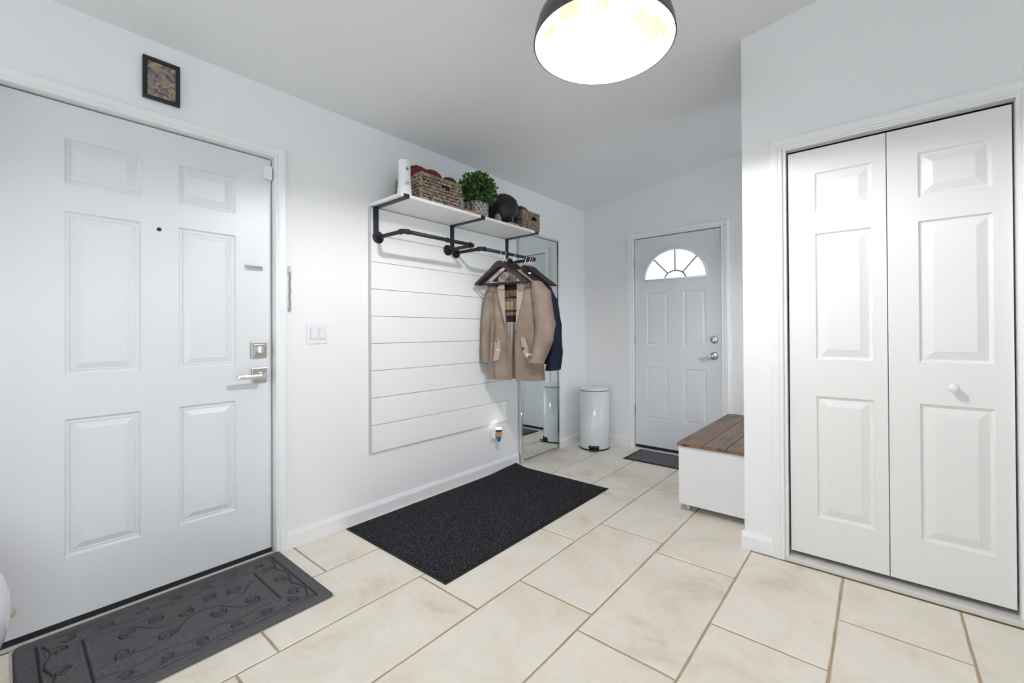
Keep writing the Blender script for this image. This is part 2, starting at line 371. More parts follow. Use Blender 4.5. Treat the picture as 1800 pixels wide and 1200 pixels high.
bm = bmesh.new(); box(bm, XA, XA+.1, YCB, YCB+.07, 0, ceil(XA)); box(bm, XA, XA+.1, YCB+.77, YE, 0, ceil(XA)); box(bm, XA, XA+.1, YCB+.07, YCB+.77, 0, .30); box(bm, XA, XA+.1, YCB+.07, YCB+.77, 2.25, ceil(XA))
tag(struct('wall_added_passage', bm, 'wall'), 'white end wall of the unseen side passage added behind the closet for daylight', 'wall')

# baseboards
def baseboard(name, length, loc, rot, parent=None, h=.092):
    prof = [(0, 0), (-.013, 0), (-.013, h-.026), (-.010, h-.016), (-.006, h-.010), (-.004, h-.003), (0, h)]
    bm = bmesh.new(); a = [bm.verts.new((0, y, z)) for y, z in prof]; b_ = [bm.verts.new((length, y, z)) for y, z in prof]
    bm.faces.new(a); bm.faces.new(b_[::-1])
    for i in range(len(prof)): j = (i+1) % len(prof); bm.faces.new((a[i], b_[i], b_[j], a[j]))
    return struct(name, bm, 'trim', parent, loc=loc, rot=rot)
tag(baseboard('baseboard_left', 2.86-.967, (0, .967, 0), Z90), 'white baseboard beside the charcoal runner', 'baseboard')
baseboard('baseboard_left_far', YE-3.455, (0, 3.455, 0), Z90)
baseboard('baseboard_left_near', DY0-.06-YB, (0, YB, 0), Z90)
baseboard('baseboard_back', .507-.002, (.002, YE, 0), (0, 0, 0))
baseboard('baseboard_back_right', XA-1.455, (1.455, YE, 0), (0, 0, 0))
baseboard('baseboard_closet', 2.022-XC+.013, (XC-.013, YK, 0), (0, 0, 0))
baseboard('baseboard_closet_right', XR-2.945, (2.945, YK, 0), (0, 0, 0))
baseboard('baseboard_closet_side', YCB-YK, (XC, YCB, 0), (0, 0, R(-90)))
for n_, l_ in (('baseboard_left_far', 'short white baseboard between mirror and corner'), ('baseboard_left_near', 'white baseboard left of the front door'), ('baseboard_back', 'white baseboard behind the pedal bin'), ('baseboard_back_right', 'white baseboard between back door and bench'), ('baseboard_closet', 'white baseboard at the closet wall corner'), ('baseboard_closet_right', 'white baseboard right of the closet'), ('baseboard_closet_side', 'white baseboard behind the storage bench')):
    tag(bpy.data.objects[n_], l_, 'baseboard')

# door casings: mitred moulding on three sides plus the jamb lining
CP = [(0, 0), (0, .012), (.004, .015), (.016, .0125), (.020, .016), (.036, .018), (.047, .018), (.051, .014), (.056, .013), (.056, 0)]
def casing(name, label, loc, rot, w, h, depth, z0=0, cw=1.0, rv=.004):
    e = empty(name, loc, rot); tag(e, label, 'door trim', kind='structure')
    segs = [lambda d: ((-d, z0), (-d, h+d)), lambda d: ((-d, h+d), (w+d, h+d)), lambda d: ((w+d, h+d), (w+d, z0))]
    for s in segs:
        bm = bmesh.new(); A = []; B = []
        for d, p in CP:
            a, b_ = s(d*cw); A.append(bm.verts.new((a[0], -p, a[1]))); B.append(bm.verts.new((b_[0], -p, b_[1])))
        bm.faces.new(A); bm.faces.new(B[::-1])
        for i in range(len(CP)): j = (i+1) % len(CP); bm.faces.new((A[i], B[i], B[j], A[j]))
        obj('casing', bm, 'trim', e)
    for q in ((-.012, rv, 0, depth, z0, h+.012), (w-rv, w+.012, 0, depth, z0, h+.012), (rv, w-rv, 0, depth, h-rv*.5, h+.012)): obj('jamb', bx(*q), 'trim', e)
    return e
casing('trim_1', 'white moulded casing around the front door', (0, DY0, 0), Z90, DY1-DY0, DH, .14, rv=.001)
casing('trim_2', 'white moulded casing around the fanlight door', (BX0, YE, 0), (0, 0, 0), BX1-BX0, BH, .14, cw=1.1, rv=.001)
casing('trim_3', 'white moulded casing around the bifold closet', (KX0, YK, 0), (0, 0, 0), KX1-KX0, KH, .11, rv=.014)

# ------------------------------------------------------------------ panelled doors
PR = [(0, 0), (.003, -.006), (.008, -.0105), (.014, -.0105), (.017, -.0065), (.021, -.0085), (.042, -.0012), (.045, 0)]
def panel_mesh(w, h, prof=PR):
    bm = bmesh.new(); rows = []
    for i_, d in prof: rows.append([bm.verts.new(c) for c in ((i_, -d, i_), (w-i_, -d, i_), (w-i_, -d, h-i_), (i_, -d, h-i_))])
    for a, b_ in zip(rows, rows[1:]):
        for k in range(4): bm.faces.new((a[k], a[(k+1) % 4], b_[(k+1) % 4], b_[k]))
    bm.faces.new(rows[-1])
    return bm
def slab_mesh(w, h, t, holes):
    xs = sorted({0, w, *[a for q in holes for a in (q[0], q[2])]}); zs = sorted({0, h, *[a for q in holes for a in (q[1], q[3])]})
    bm = bmesh.new(); V = {}
    def v(x, z):
        if (x, z) not in V: V[(x, z)] = bm.verts.new((x, 0, z))
        return V[(x, z)]
    for i in range(len(xs)-1):
        for j in range(len(zs)-1):
            cx_, cz_ = (xs[i]+xs[i+1])/2, (zs[j]+zs[j+1])/2
            if any(q[0] < cx_ < q[2] and q[1] < cz_ < q[3] for q in holes): continue
            bm.faces.new((v(xs[i], zs[j]), v(xs[i+1], zs[j]), v(xs[i+1], zs[j+1]), v(xs[i], zs[j+1])))
    # back is a plain box shell just behind the moulded skin
    t_ = bmesh.new(); box(t_, .0008, w-.0008, .013, t, .0008, h-.0008); merge(bm, t_)
    for e in (((0, 0), (w, 0)), ((w, 0), (w, h)), ((w, h), (0, h)), ((0, h), (0, 0))):
        a, b_ = e; q = [bm.verts.new((a[0], 0, a[1])), bm.verts.new((b_[0], 0, b_[1])), bm.verts.new((b_[0], t, b_[1])), bm.verts.new((a[0], t, a[1]))]; bm.faces.new(q)
    return bm
def door_panels(parent, holes, mt, prof=PR):
    cache = {}
    for x0, z0, x1, z1 in holes:
        k = (round(x1-x0, 3), round(z1-z0, 3))
        if k not in cache:
            b_ = panel_mesh(x1-x0, z1-z0, prof); bmesh.ops.recalc_face_normals(b_, faces=b_.faces[:])
            me = bpy.data.meshes.new('panel'); b_.to_mesh(me); b_.free(); me.materials.append(MATS[mt]); cache[k] = me
        link(bpy.data.objects.new('panel', cache[k]), parent, (x0, 0, z0))

# front door: six raised panels (local x = world y - (-.017))
FD0 = -.017
d1 = empty('door_1', (-.034, FD0, .026), Z90); tag(d1, 'white six-panel front door with square nickel lever and deadbolt', 'door', kind='structure')
W1, H1 = .905-FD0, 2.032
ph = []
for a, b_ in ((.163, .389), (.520, .744)):
    for z0, z1 in ((.270, .813), (.988, 1.634), (1.744, 1.922)): ph.append((a-FD0, z0-.026, b_-FD0, z1-.026))
obj('slab', slab_mesh(W1, H1, .045, ph), 'door_white', d1); door_panels(d1, ph, 'door_white')
L1 = lambda y, z: (y-FD0, z-.026)
def sq_plate(parent, name, y0, y1, z0, z1, mt, t=.009):
    a, c = L1(y0, z0); b_, d = L1(y1, z1); return obj(name, bx(a, b_, -t, 0, c, d, bev=.003), mt, parent)
p = sq_plate(d1, 'deadbolt', .810, .880, 1.022, 1.104, 'nickel', .012); tag(p, 'square brushed nickel deadbolt')
u, v = L1(.845, 1.063)
obj('deadbolt_step', bx(u-.025, u+.025, -.017, -.012, v-.029, v+.029, bev=.002), 'nickel', p)
bm = lathe([(0, 0), (.017, 0), (.017, .006), (0, .006)], 24, mtx=Matrix.Translation((u, -.017, v)) @ LX); box(bm, u-.004, u+.004, -.038, -.022, v-.017, v+.017, bev=.003); obj('thumb_turn', bm, 'satin_chrome', p)
p = sq_plate(d1, 'door_handle', .812, .882, .893, .970, 'nickel'); tag(p, 'square brushed nickel rose with straight lever')
u, v = L1(.850, .931)
bm = lathe([(0, 0), (.016, 0), (.0125, .012), (.0125, .045), (.015, .05), (.015, .062), (0, .064)], 24, mtx=Matrix.Translation((u, -.009, v)) @ LX); obj('spindle', bm, 'satin_chrome', p, smooth=False)
obj('lever', bx(u-.118, u+.006, -.070, -.054, v-.012, v+.009, bev=.006), 'satin_chrome', p)
u, v = L1(.450, 1.612)
bm = lathe([(0, 0), (.0085, 0), (.0085, .003), (.005, .004), (.0045, .001), (0, .001)], 20, mtx=Matrix.Translation((u, 0, v)) @ LX); obj('peephole', bm, 'button_dark', d1)
u, v = L1(.782, 1.470)
p = obj('chain_track', bx(u, u+.083, -.004, 0, v, v+.024, bev=.0015), 'chrome', d1)
obj('slot_rail', bx(u+.004, u+.079, -.012, -.004, v+.003, v+.009, bev=.002), 'chrome', p); obj('slot_rail', bx(u+.004, u+.079, -.012, -.004, v+.016, v+.021, bev=.002), 'chrome', p)
u, v = L1(.868, 1.948)
p = obj('door_sensor', bx(u, u+.036, -.024, 0, v, v+.070, bev=.003), 'plastic_white', d1); tag(p, 'small white contact sensor box')
obj('sensor_seam', bx(u+.0357, u+.037, -.020, -.006, v+.004, v+.066), 'plastic_grey', p)
u, v = L1(.900, .931); obj('latch_plate', bx(u+.0045, u+.006, .004, .03, v-.028, v+.028), 'nickel', d1)
obj('door_sweep', bx(0.004, W1-.002, -.004, .03, -.022, -.001), 'black_rubber', d1)
obj('door_stop', lathe([(0, 0), (.015, 0), (.014, .012), (.010, .017), (0, .018)], 20, mtx=Matrix.Translation((.044, 0, .100)) @ LX), 'beige_plastic', d1, smooth=True)
obj('weatherstrip', bx(W1, W1+.0045, .012, .03, -.02, H1), 'black_rubber', d1)
mat('seal_red', (.10, .03, .03), .7); obj('head_seal', bx(0, W1, .010, .03, H1+.0005, H1+.005), 'seal_red', d1)
th = struct('trim_4', bx(-.14, -.004, DY0, DY1, .0005, .004), 'sill_stone'); tag(th, 'thin pale threshold below the front door', 'threshold')

# back door with a half-round fanlight
d2 = empty('door_2', (.577, YE+.010, .036), (0, 0, 0)); tag(d2, 'white four-panel back door with half-round sunburst window', 'door', kind='structure')
W2, H2 = .807, 2.010
ph = [(a-.577, z0-.036, b_-.577, z1-.036) for a, b_ in ((.700, .909), (1.054, 1.256)) for z0, z1 in ((.297, .797), (1.008, 1.514))]
FX0, FX1, FZ0, FZ1 = .093, .698, 1.585, 1.890
fh = (FX0, FZ0, FX1, FZ1)
# the slab here is a grid skin and a back skin, both open at the fanlight
def fan_pts(cx_, z0, rx, rz, n=28): return [(cx_+rx*math.cos(math.pi*i/n), z0+rz*math.sin(math.pi*i/n)) for i in range(n+1)]
FCX, FZB, FRX, FRZ = (.682+1.262)/2-.577, 1.640-.036, .286, .268
def skin(y, holes, bm):
    xs = sorted({0, W2, *[a for q in holes for a in (q[0], q[2])]}); zs = sorted({0, H2, *[a for q in holes for a in (q[1], q[3])]}); V = {}
    def v(x, z):
        if (x, z) not in V: V[(x, z)] = bm.verts.new((x, y, z))
        return V[(x, z)]
    for i in range(len(xs)-1):
        for j in range(len(zs)-1):
            cx_, cz_ = (xs[i]+xs[i+1])/2, (zs[j]+zs[j+1])/2
            if any(q[0] < cx_ < q[2] and q[1] < cz_ < q[3] for q in holes): continue
            bm.faces.new((v(xs[i], zs[j]), v(xs[i+1], zs[j]), v(xs[i+1], zs[j+1]), v(xs[i], zs[j+1])))
bm = bmesh.new(); skin(0, ph+[fh], bm); skin(.045, [fh], bm); skin(.013, [fh], bm)
for a, b_ in (((0, 0), (W2, 0)), ((W2, 0), (W2, H2)), ((W2, H2), (0, H2)), ((0, H2), (0, 0))):
    bm.faces.new([bm.verts.new(c) for c in ((a[0], 0, a[1]), (b_[0], 0, b_[1]), (b_[0], .045, b_[1]), (a[0], .045, a[1]))])
obj('slab', bm, 'back_door', d2, keep=True); door_panels(d2, ph, 'back_door', [(0, 0), (.003, -.003), (.008, -.006), (.014, -.006), (.020, -.003), (.034, -.0012)])
# surround that fills the square corners around the arch
bm = bmesh.new(); arch = fan_pts(FCX, FZB, FRX, FRZ)
def rim_to_box(x, z):
    dx, dz = x-FCX, z-FZB
    t = 1e9
    if dx > 1e-6: t = min(t, (FX1-FCX)/dx)
    if dx < -1e-6: t = min(t, (FX0-FCX)/dx)
    if dz > 1e-6: t = min(t, (FZ1-FZB)/dz)
    return FCX+dx*t, FZB+dz*t
for y in (0, .045):
    A = [bm.verts.new((x, y, z)) for x, z in arch]; B = [bm.verts.new((*[rim_to_box(x, z)[0]], y, rim_to_box(x, z)[1])) for x, z in arch]
    for i in range(len(arch)-1): bm.faces.new((A[i], A[i+1], B[i+1], B[i]))
    q = [bm.verts.new(c) for c in ((FX0, y, FZ0), (FX1, y, FZ0), (FX1, y, FZB), (FX0, y, FZB))]; bm.faces.new(q)
    for cxn, s in ((FX0, -1), (FX1, 1)):
        c = [p_ for p_ in [rim_to_box(x, z) for x, z in arch] if s*(p_[0]-FCX) > 0]
        top_ = max(c, key=lambda p_: (p_[1], -abs(p_[0]-cxn))); edge_ = max([p_ for p_ in c if abs(p_[0]-cxn) < 1e-4], key=lambda p_: p_[1]); flat = [p_ for p_ in c if abs(p_[1]-FZ1) < 1e-4]
        near = max(flat, key=lambda p_: s*p_[0])
        bm.faces.new([bm.verts.new(k) for k in ((edge_[0], y, edge_[1]), (near[0], y, near[1]), (cxn, y, FZ1))])
loop = arch+[arch[0]]
A = [bm.verts.new((x, 0, z)) for x, z in arch]; B = [bm.verts.new((x, .045, z)) for x, z in arch]
for i in range(len(arch)): j = (i+1) % len(arch); bm.faces.new((A[i], A[j], B[j], B[i]))
fw = obj('fanlight_surround', bm, 'back_door', d2, keep=True)
def arch_bead(rx, rz, rad, y, z_off=0):
    p_ = [(x, y, z) for x, z in fan_pts(FCX, FZB+z_off, rx, rz, 32)]
    return tube(p_+[], rad, 8)
bm = arch_bead(FRX+.006, FRZ+.006, .010, -.003); tube([(FCX-FRX-.012, -.003, FZB-.004), (FCX+FRX+.012, -.003, FZB-.004)], .010, 8, bm); obj('fanlight_bead', bm, 'trim', d2, smooth=True)
gl = bmesh.new(); A = [gl.verts.new((x, .024, z)) for x, z in fan_pts(FCX, FZB, FRX-.001, FRZ-.001)]; B = [gl.verts.new((x, .028, z)) for x, z in fan_pts(FCX, FZB, FRX-.001, FRZ-.001)]
gl.faces.new(A); gl.faces.new(B[::-1])
for i in range(len(A)): j = (i+1) % len(A); gl.faces.new((A[i], A[j], B[j], B[i]))
obj('pane', gl, 'glass', d2)
mat('muntin', (.26, .29, .32), .5)
for a in (45, 90, 135):
    c, s = math.cos(R(a)), math.sin(R(a)); obj('muntin', tube([(FCX+.098*c, .019, FZB+.072*s), (FCX+FRX*c, .019, FZB+FRZ*s)], .0085, 8), 'muntin', d2)
obj('muntin', tube([(x, .019, z) for x, z in fan_pts(FCX, FZB, .098, .072, 16)], .0085, 8), 'muntin', d2)
L2 = lambda x, z: (x-.577, z-.036)
u, v = L2(1.324, 1.067)
p = obj('deadbolt', lathe([(0, 0), (.033, 0), (.033, .006), (.028, .011), (.016, .013), (0, .013)], 28, mtx=Matrix.Translation((u, 0, v)) @ LX), 'nickel', d2); tag(p, 'round nickel deadbolt')
obj('thumb_turn', bx(u-.006, u+.006, -.032, -.012, v-.016, v+.016, bev=.003), 'satin_chrome', p)
u, v = L2(1.322, .925)
p = obj('door_handle', lathe([(0, 0), (.034, 0), (.034, .006), (.026, .012), (.012, .016), (.012, .042), (0, .043)], 28, mtx=Matrix.Translation((u, 0, v)) @ LX), 'nickel', d2); tag(p, 'round nickel rose with curved lever')
obj('lever', tube([(u, -.045, v), (u-.03, -.048, v-.003), (u-.06, -.049, v-.018), (u-.085, -.049, v-.028), (u-.105, -.049, v-.026), (u-.115, -.049, v-.018)], [.011, .010, .008, .007, .006, .005], 10), 'satin_chrome', p, smooth=True)
for z_ in (1.828, 1.055, .367):
    bm = bmesh.new(); tube([(-.007, -.006, z_-.036-.045), (-.007, -.006, z_-.036+.045)], .006, 10, bm); box(bm, -.006, -.001, -.002, .02, z_-.036-.045, z_-.036+.045); obj('hinge', bm, 'nickel', d2)
u, v = L2(1.345, 1.952); obj('door_sensor', bx(u, u+.036, -.012, 0, v, v+.075, bev=.003), 'back_door', d2)
obj('door_sweep', bx(.002, W2-.002, -.006, .035, -.026, -.001), 'black_rubber', d2)
obj('weatherstrip', bx(-.0065, -.001, .012, .03, 0, H2), 'black_rubber', d2); obj('weatherstrip', bx(0, W2, .012, .03, H2+.001, H2+.0065), 'black_rubber', d2); obj('weatherstrip', bx(W2+.0005, W2+.006, .012, .03, 0, H2), 'black_rubber', d2)
tag(struct('trim_5', bx(BX0, BX1, YE-.03, YE+.14, .0005, .009, bev=.002), 'sill_stone'), 'pale threshold strip below the fanlight door', 'threshold')

# bifold closet door: two leaves
d3 = empty('door_3', (2.100, YK+.025, .047), (0, 0, 0)); tag(d3, 'white two-leaf bifold closet door with round knob', 'door', kind='structure')
KW, KHT = .3800, 1.987
for k, (x0, pa, pb) in enumerate(((0, .112, .330), (.383, .486, .710))):
    lf = empty('leaf', (x0, 0, 0)); lf.parent = d3; lf.location = (x0, 0, 0)
    ph = [(pa-x0, z0-.047, pb-x0, z1-.047) for z0, z1 in ((.237, .828), (1.006, 1.618), (1.722, 1.915))]
    bpy.data.objects.remove(lf)
    lf = obj('leaf', slab_mesh(KW, KHT, .034, ph), 'closet_white', d3, loc=(x0, 0, 0)); door_panels(lf, ph, 'closet_white', [(0, 0), (.003, -.006), (.007, -.0105), (.014, -.0115), (.045, -.001), (.048, 0)])
    if k: obj('knob', lathe([(0, 0), (.009, 0), (.008, .010), (.012, .017), (.018, .024), (.0185, .031), (.013, .038), (0, .041)], 24, mtx=Matrix.Translation((2.689-2.1-x0, 0, .905-.047)) @ LX), 'plastic_white', lf, smooth=True)
obj('track', bx(-.015, .779, .004, .034, KHT+.010, KHT+.0235), 'track_metal', d3)
tag(struct('trim_6', bx(KX0, KX1, YK-.014, YK+.11, .0005, .024, bev=.003), 'sill_stone'), 'pale painted sill strip below the closet doors', 'threshold')
# ------------------------------------------------------------------ left wall: shiplap, shelf, pipe rails
SY0, SY1 = 1.449, 2.706
sp = empty('shiplap_panel', (.0012, SY0, 0), Z90); tag(sp, 'white shiplap board panel mounted below the wall shelf', 'wall panel')
pitch = .1692; z = .402; SW = SY1-SY0
bm0 = bx(0, SW, -.018, 0, .0012, pitch-.0012, bev=.0022, seg=1); bmesh.ops.recalc_face_normals(bm0, faces=bm0.faces[:]); me = bpy.data.meshes.new('plank'); bm0.to_mesh(me); bm0.free(); me.materials.append(MATS['shiplap'])
for i in range(9): link(bpy.data.objects.new('plank', me), sp, (0, 0, z+i*pitch))
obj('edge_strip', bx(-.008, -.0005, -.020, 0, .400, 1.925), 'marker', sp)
ZS = 1.928; SD = .340
sh = empty('wall_shelf', (0, SY0-.004, ZS), Z90); tag(sh, 'long white wall shelf on three black iron brackets', 'shelf')
SLN = 2.765-SY0
obj('board', bx(0, SLN, -SD, 0, 0, .019, bev=.002), 'shiplap', sh)
for y in (1.482, 2.100, 2.700):
    u = y-SY0+.004; bm = bmesh.new(); w_ = .018
    box(bm, u-w_, u+w_, -.024, -.0185, -.165, -.0002); box(bm, u-w_, u+w_, -SD-.006, -.0185, -.0055, -.0002); box(bm, u-w_, u+w_, -SD-.0065, -SD-.0005, -.0055, .017)
    p = obj('bracket', bm, 'bracket_iron', sh)
    for zz in (-.03, -.13): obj('screw', lathe([(0, 0), (.006, 0), (.004, .003), (0, .0035)], 12, mtx=Matrix.Translation((u, -.024, zz)) @ LX), 'black_pipe', p)
def pipe_rail(name, label, y0, y1, z, depth, coup):
    e = empty(name, (.0198, y0, z), Z90); tag(e, label, 'pipe rail', 'black pipe clothes rails under the shelf')
    L = y1-y0; r_ = .0122
    for u in (0, L):
        bm = lathe([(0, 0), (.038, 0), (.038, .006), (.034, .008), (.020, .009), (.018, .022), (0, .022)], 28, mtx=Matrix.Translation((u, 0, 0)) @ LX)
        fl_ = obj('flange', bm, 'black_pipe', e)
        for k in range(4):
            a = R(45+90*k); obj('screw', lathe([(0, 0), (.005, 0), (.004, .003), (0, .0035)], 10, mtx=Matrix.Translation((u+.027*math.cos(a), -.0075, .027*math.sin(a))) @ LX), 'bracket_iron', fl_)
        obj('arm', tube([(u, -.01, 0), (u, -depth+.012, 0)], r_, 14), 'black_pipe', e, smooth=True)
        s = 1 if u == 0 else -1
        pts = [(u, -depth+.034, 0), (u, -depth+.016, 0)]+[(u+s*.016*(1-math.cos(a)), -depth+.016-.016*math.sin(a), 0) for a in [R(18*i) for i in range(1, 6)]]+[(u+s*.034, -depth, 0)]
        bm = tube(pts, .0150, 14); tube([pts[0], (u, -depth+.025, 0)], .0172, 14, bm); tube([pts[-1], (u+s*.025, -depth, 0)], .0172, 14, bm); obj('elbow', bm, 'black_pipe', e)
    obj('rail', tube([(.02, -depth, 0), (L-.02, -depth, 0)], r_, 14), 'black_pipe', e, smooth=True)
    if coup: bm = tube([(coup-.02, -depth, 0), (coup+.02, -depth, 0)], .0145, 14); tube([(coup-.021, -depth, 0), (coup-.014, -depth, 0)], .0165, 14, bm); tube([(coup+.014, -depth, 0), (coup+.021, -depth, 0)], .0165, 14, bm); obj('coupling', bm, 'black_pipe', e)
    return e
RD = .272
pipe_rail('pipe_rail', 'empty black pipe rail nearer the front door', 1.497, 2.056, 1.742, RD, .345)
RZ2 = 1.732
pipe_rail('pipe_rail', 'black pipe rail holding the hangers, nearer the mirror', 2.134, 2.740, RZ2, RD, None)
RX = .0185+RD

# mirror standing at the wall
mr = empty('wall_mirror', (0, 2.866, 0), Z90); tag(mr, 'tall chrome-framed mirror standing on the floor beside the coats', 'mirror')
MW, MH = .582, 2.036
obj('backing', bx(.004, MW-.004, -.024, -.002, .006, MH-.004), 'bracket_iron', mr)
obj('glass', bx(.018, MW-.018, -.027, -.0245, .022, MH-.018), 'mirror', mr)
for q in ((0, .022, 0, MH), (MW-.022, MW, 0, MH)): obj('frame_side', bx(q[0], q[1], -.034, -.001, q[2], q[3], bev=.004), 'chrome', mr)
for q in ((.022, .0245, .022, MH-.022), (MW-.0245, MW-.022, .022, MH-.022), (.026, MW-.026, .022, .0245), (.026, MW-.026, MH-.0245, MH-.022)): obj('inner_line', bx(q[0], q[1], -.031, -.0272, q[2], q[3]), 'black_rubber', mr)  # thin dark lines along the inner frame edge
for z0 in (0, MH-.022): obj('frame_rail', bx(.022, MW-.022, -.034, -.001, z0, z0+.022, bev=.004), 'chrome', mr)

# picture
pc = empty('picture_frame', (0, .387, 2.165), Z90); tag(pc, 'small dark framed print hanging above the front door', 'picture')
PW, PH_ = .128, .182
for q in ((0, PW, 0, .016), (0, PW, PH_-.016, PH_), (0, .016, .016, PH_-.016), (PW-.016, PW, .016, PH_-.016)): obj('frame_side', bx(q[0], q[1], -.018, -.001, q[2], q[3], bev=.003), 'frame_black', pc)
obj('print', bx(.014, PW-.014, -.010, -.003, .014, PH_-.014), 'print', pc)

# door chain
ch = empty('door_chain', (0, .981, 1.27), Z90); tag(ch, 'short metal door chain hanging beside the front door casing', 'chain')
obj('wall_plate', bx(-.007, .009, -.006, 0, .19, .234, bev=.002), 'nickel', ch)
for i in range(9):
    mt = Matrix.Translation((.001+.0015*math.sin(i*2), -.008, .190-i*.0215)) @ Matrix.Rotation(R(90 if i % 2 else 20), 4, 'Z'); obj('link', ring(.0055, .0125, .0018, 14, 6, mtx=mt), 'nickel', ch)
obj('end_tab', bx(-.005, .007, -.012, -.004, -.006, .012, bev=.002), 'nickel', ch)

# double rocker switch
sw = empty('light_switch', (0, 1.068, 1.086), Z90); tag(sw, 'white double rocker light switch plate on the wall', 'light switch')
obj('plate', bx(0, .117, -.006, 0, 0, .114, bev=.003), 'plastic_white', sw)
for u in (.022, .068):
    p = obj('rocker_frame', bx(u-.003, u+.036, -.0075, -.005, .024, .090, bev=.001), 'plastic_grey', sw)
    bm = bmesh.new(); q = [(-.007, .026), (-.0125, .086), (-.006, .088), (-.006, .026)]
    a = [bm.verts.new((u, y, z)) for y, z in q]; b_ = [bm.verts.new((u+.033, y, z)) for y, z in q]; bm.faces.new(a); bm.faces.new(b_[::-1])
    for i in range(4): bm.faces.new((a[i], b_[i], b_[(i+1) % 4], a[(i+1) % 4]))
    obj('rocker', bm, 'plastic_white', p)

# plug-in night light on its outlet
ot = empty('wall_outlet', (0, 2.505, .243), Z90); tag(ot, 'white outlet plate low on the wall under the shiplap', 'outlet')
obj('plate', bx(0, .072, -.006, 0, 0, .116, bev=.003), 'plastic_white', ot)
for zz in (.020, .066): obj('socket', bx(.020, .052, -.008, -.005, zz, zz+.030, bev=.002), 'plastic_grey', ot)
nl = empty('night_light', (0, 2.540, .262), Z90); tag(nl, 'small glowing plug-in night light with coloured glass bands', 'night light')
obj('plug_body', bx(-.018, .018, -.042, -.0085, .020, .075, bev=.004), 'plastic_white', nl)
cz = Matrix.Translation((0, -.068, 0))
for nm, prof, mt in (('glass_foot', [(0, .000), (.012, .000), (.014, .006), (.0, .006)], 'plastic_white'), ('glass_band', [(.014, .006), (.020, .045), (0, .045)], 'glass_blue'), ('glass_band', [(.024, .045), (.026, .068), (0, .068)], 'glass_sand'), ('glass_band', [(.025, .068), (.026, .082), (0, .082)], 'glass_amber'), ('glass_band', [(.0245, .082), (.027, .104), (0, .104)], 'glass_plum')):
    obj(nm, lathe([(0, prof[0][1])]+prof, 20, mtx=cz), mt, nl)
obj('glow_rim', lathe([(0, .104), (.026, .104), (.026, .110), (.016, .113), (0, .113)], 20, mtx=cz), 'night_glow', nl)

# ------------------------------------------------------------------ shelf items
ZT = ZS+.0192
def weave_basket(name, label, loc, w, d, h, rows, cw, group):
    """seagrass basket, local x along the shelf (world y), front faces local -y, base at z=0"""
    e = empty(name, loc, Z90); tag(e, label, 'basket', group); rnd = random.Random(int(w*1e4)); t = .006
    bm = bmesh.new(); box(bm, t, w-t, -t, -t*1.6, t, h-.004); box(bm, t, w-t, -d+t*.6, -d+t*1.4, t, h-.004) if False else None
    bm.free(); bm = bmesh.new()
    hx0, hx1, hz0, hz1 = w*.53, w*.53+.052, h*.58, h*.80
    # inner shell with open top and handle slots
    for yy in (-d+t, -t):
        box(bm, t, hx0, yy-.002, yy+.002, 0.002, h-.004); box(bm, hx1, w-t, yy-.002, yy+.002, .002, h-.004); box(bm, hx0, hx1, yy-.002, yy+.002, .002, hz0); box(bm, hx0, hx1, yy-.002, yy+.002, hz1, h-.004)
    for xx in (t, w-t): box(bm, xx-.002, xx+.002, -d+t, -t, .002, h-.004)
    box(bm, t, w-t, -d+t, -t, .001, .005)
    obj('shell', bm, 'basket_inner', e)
    bm = bmesh.new(); rh = h/rows
    base = bmesh.new(); bmesh.ops.create_icosphere(base, subdivisions=1, radius=1)
    co = [v.co.copy() for v in base.verts]; fs = [[v.index for v in f.verts] for f in base.faces]; base.free()
    def stitch(c, ax, nrm, ln, ang, hh):
        axv = Vector(ax); nv = Vector(nrm); zv = Vector((0, 0, 1)); l = axv*math.cos(ang)+zv*math.sin(ang); s = -axv*math.sin(ang)+zv*math.cos(ang)
        vs_ = [bm.verts.new(Vector(c)+l*p_.x*ln+s*p_.y*hh+nv*p_.z*.0075) for p_ in co]
        for f in fs: bm.faces.new([vs_[i] for i in f])
    sides = [((0, -d, 0), (1, 0, 0), (0, -1, 0), w, True), ((0, 0, 0), (1, 0, 0), (0, 1, 0), w, False), ((0, 0, 0), (0, -1, 0), (-1, 0, 0), d, False), ((w, 0, 0), (0, -1, 0), (1, 0, 0), d, False)]
    for o_, ax, nv, ln, front in sides:
        n = int(ln/cw)
        for r_ in range(rows):
            for c in range(n+1):
                s = (c+.5*(r_ % 2))*ln/n; zz = (r_+.5)*rh
                if s > ln: continue
                if front and hx0-.004 < s < hx1+.004 and hz0 < zz < hz1: continue
                P_ = Vector(o_)+Vector(ax)*s; P_.z = zz; P_ -= Vector(nv)*.003
                stitch(P_, ax, nv, cw*rnd.uniform(.55, .75), R(rnd.choice((28, 28, -28)) if r_ % 2 else rnd.uniform(-35, -20)), rh*rnd.uniform(.40, .56))
    for o_, ax, nv, ln, front in sides:          # rolled rim and corner posts
        n = int(ln/.012)
        for c in range(n+1): P_ = Vector(o_)+Vector(ax)*(c*ln/n); P_.z = h-.003; stitch(P_-Vector(nv)*.003, ax, nv, .0085, R(60), .005)
    for xx in (0.001, w-.001):
        for yy in (-d+.001, -.001):
            for k in range(int(h/.010)): stitch((xx, yy, .005+k*.010), (1, 0, 0), (0, -1, 0), .006, R(15), .006)
    p = obj('weave', bm, 'weave', e, keep=True); p['kind'] = 'stuff'
    return e
BG = 'woven seagrass baskets on the wall shelf'
weave_basket('storage_basket', 'large woven seagrass basket holding the red cap', (.065, 1.598, ZT), .312, .262, .165, 8, .021, BG)
weave_basket('storage_basket', 'small woven seagrass basket at the mirror end of the shelf', (.145, 2.545, ZT), .205, .185, .142, 9, .016, BG)

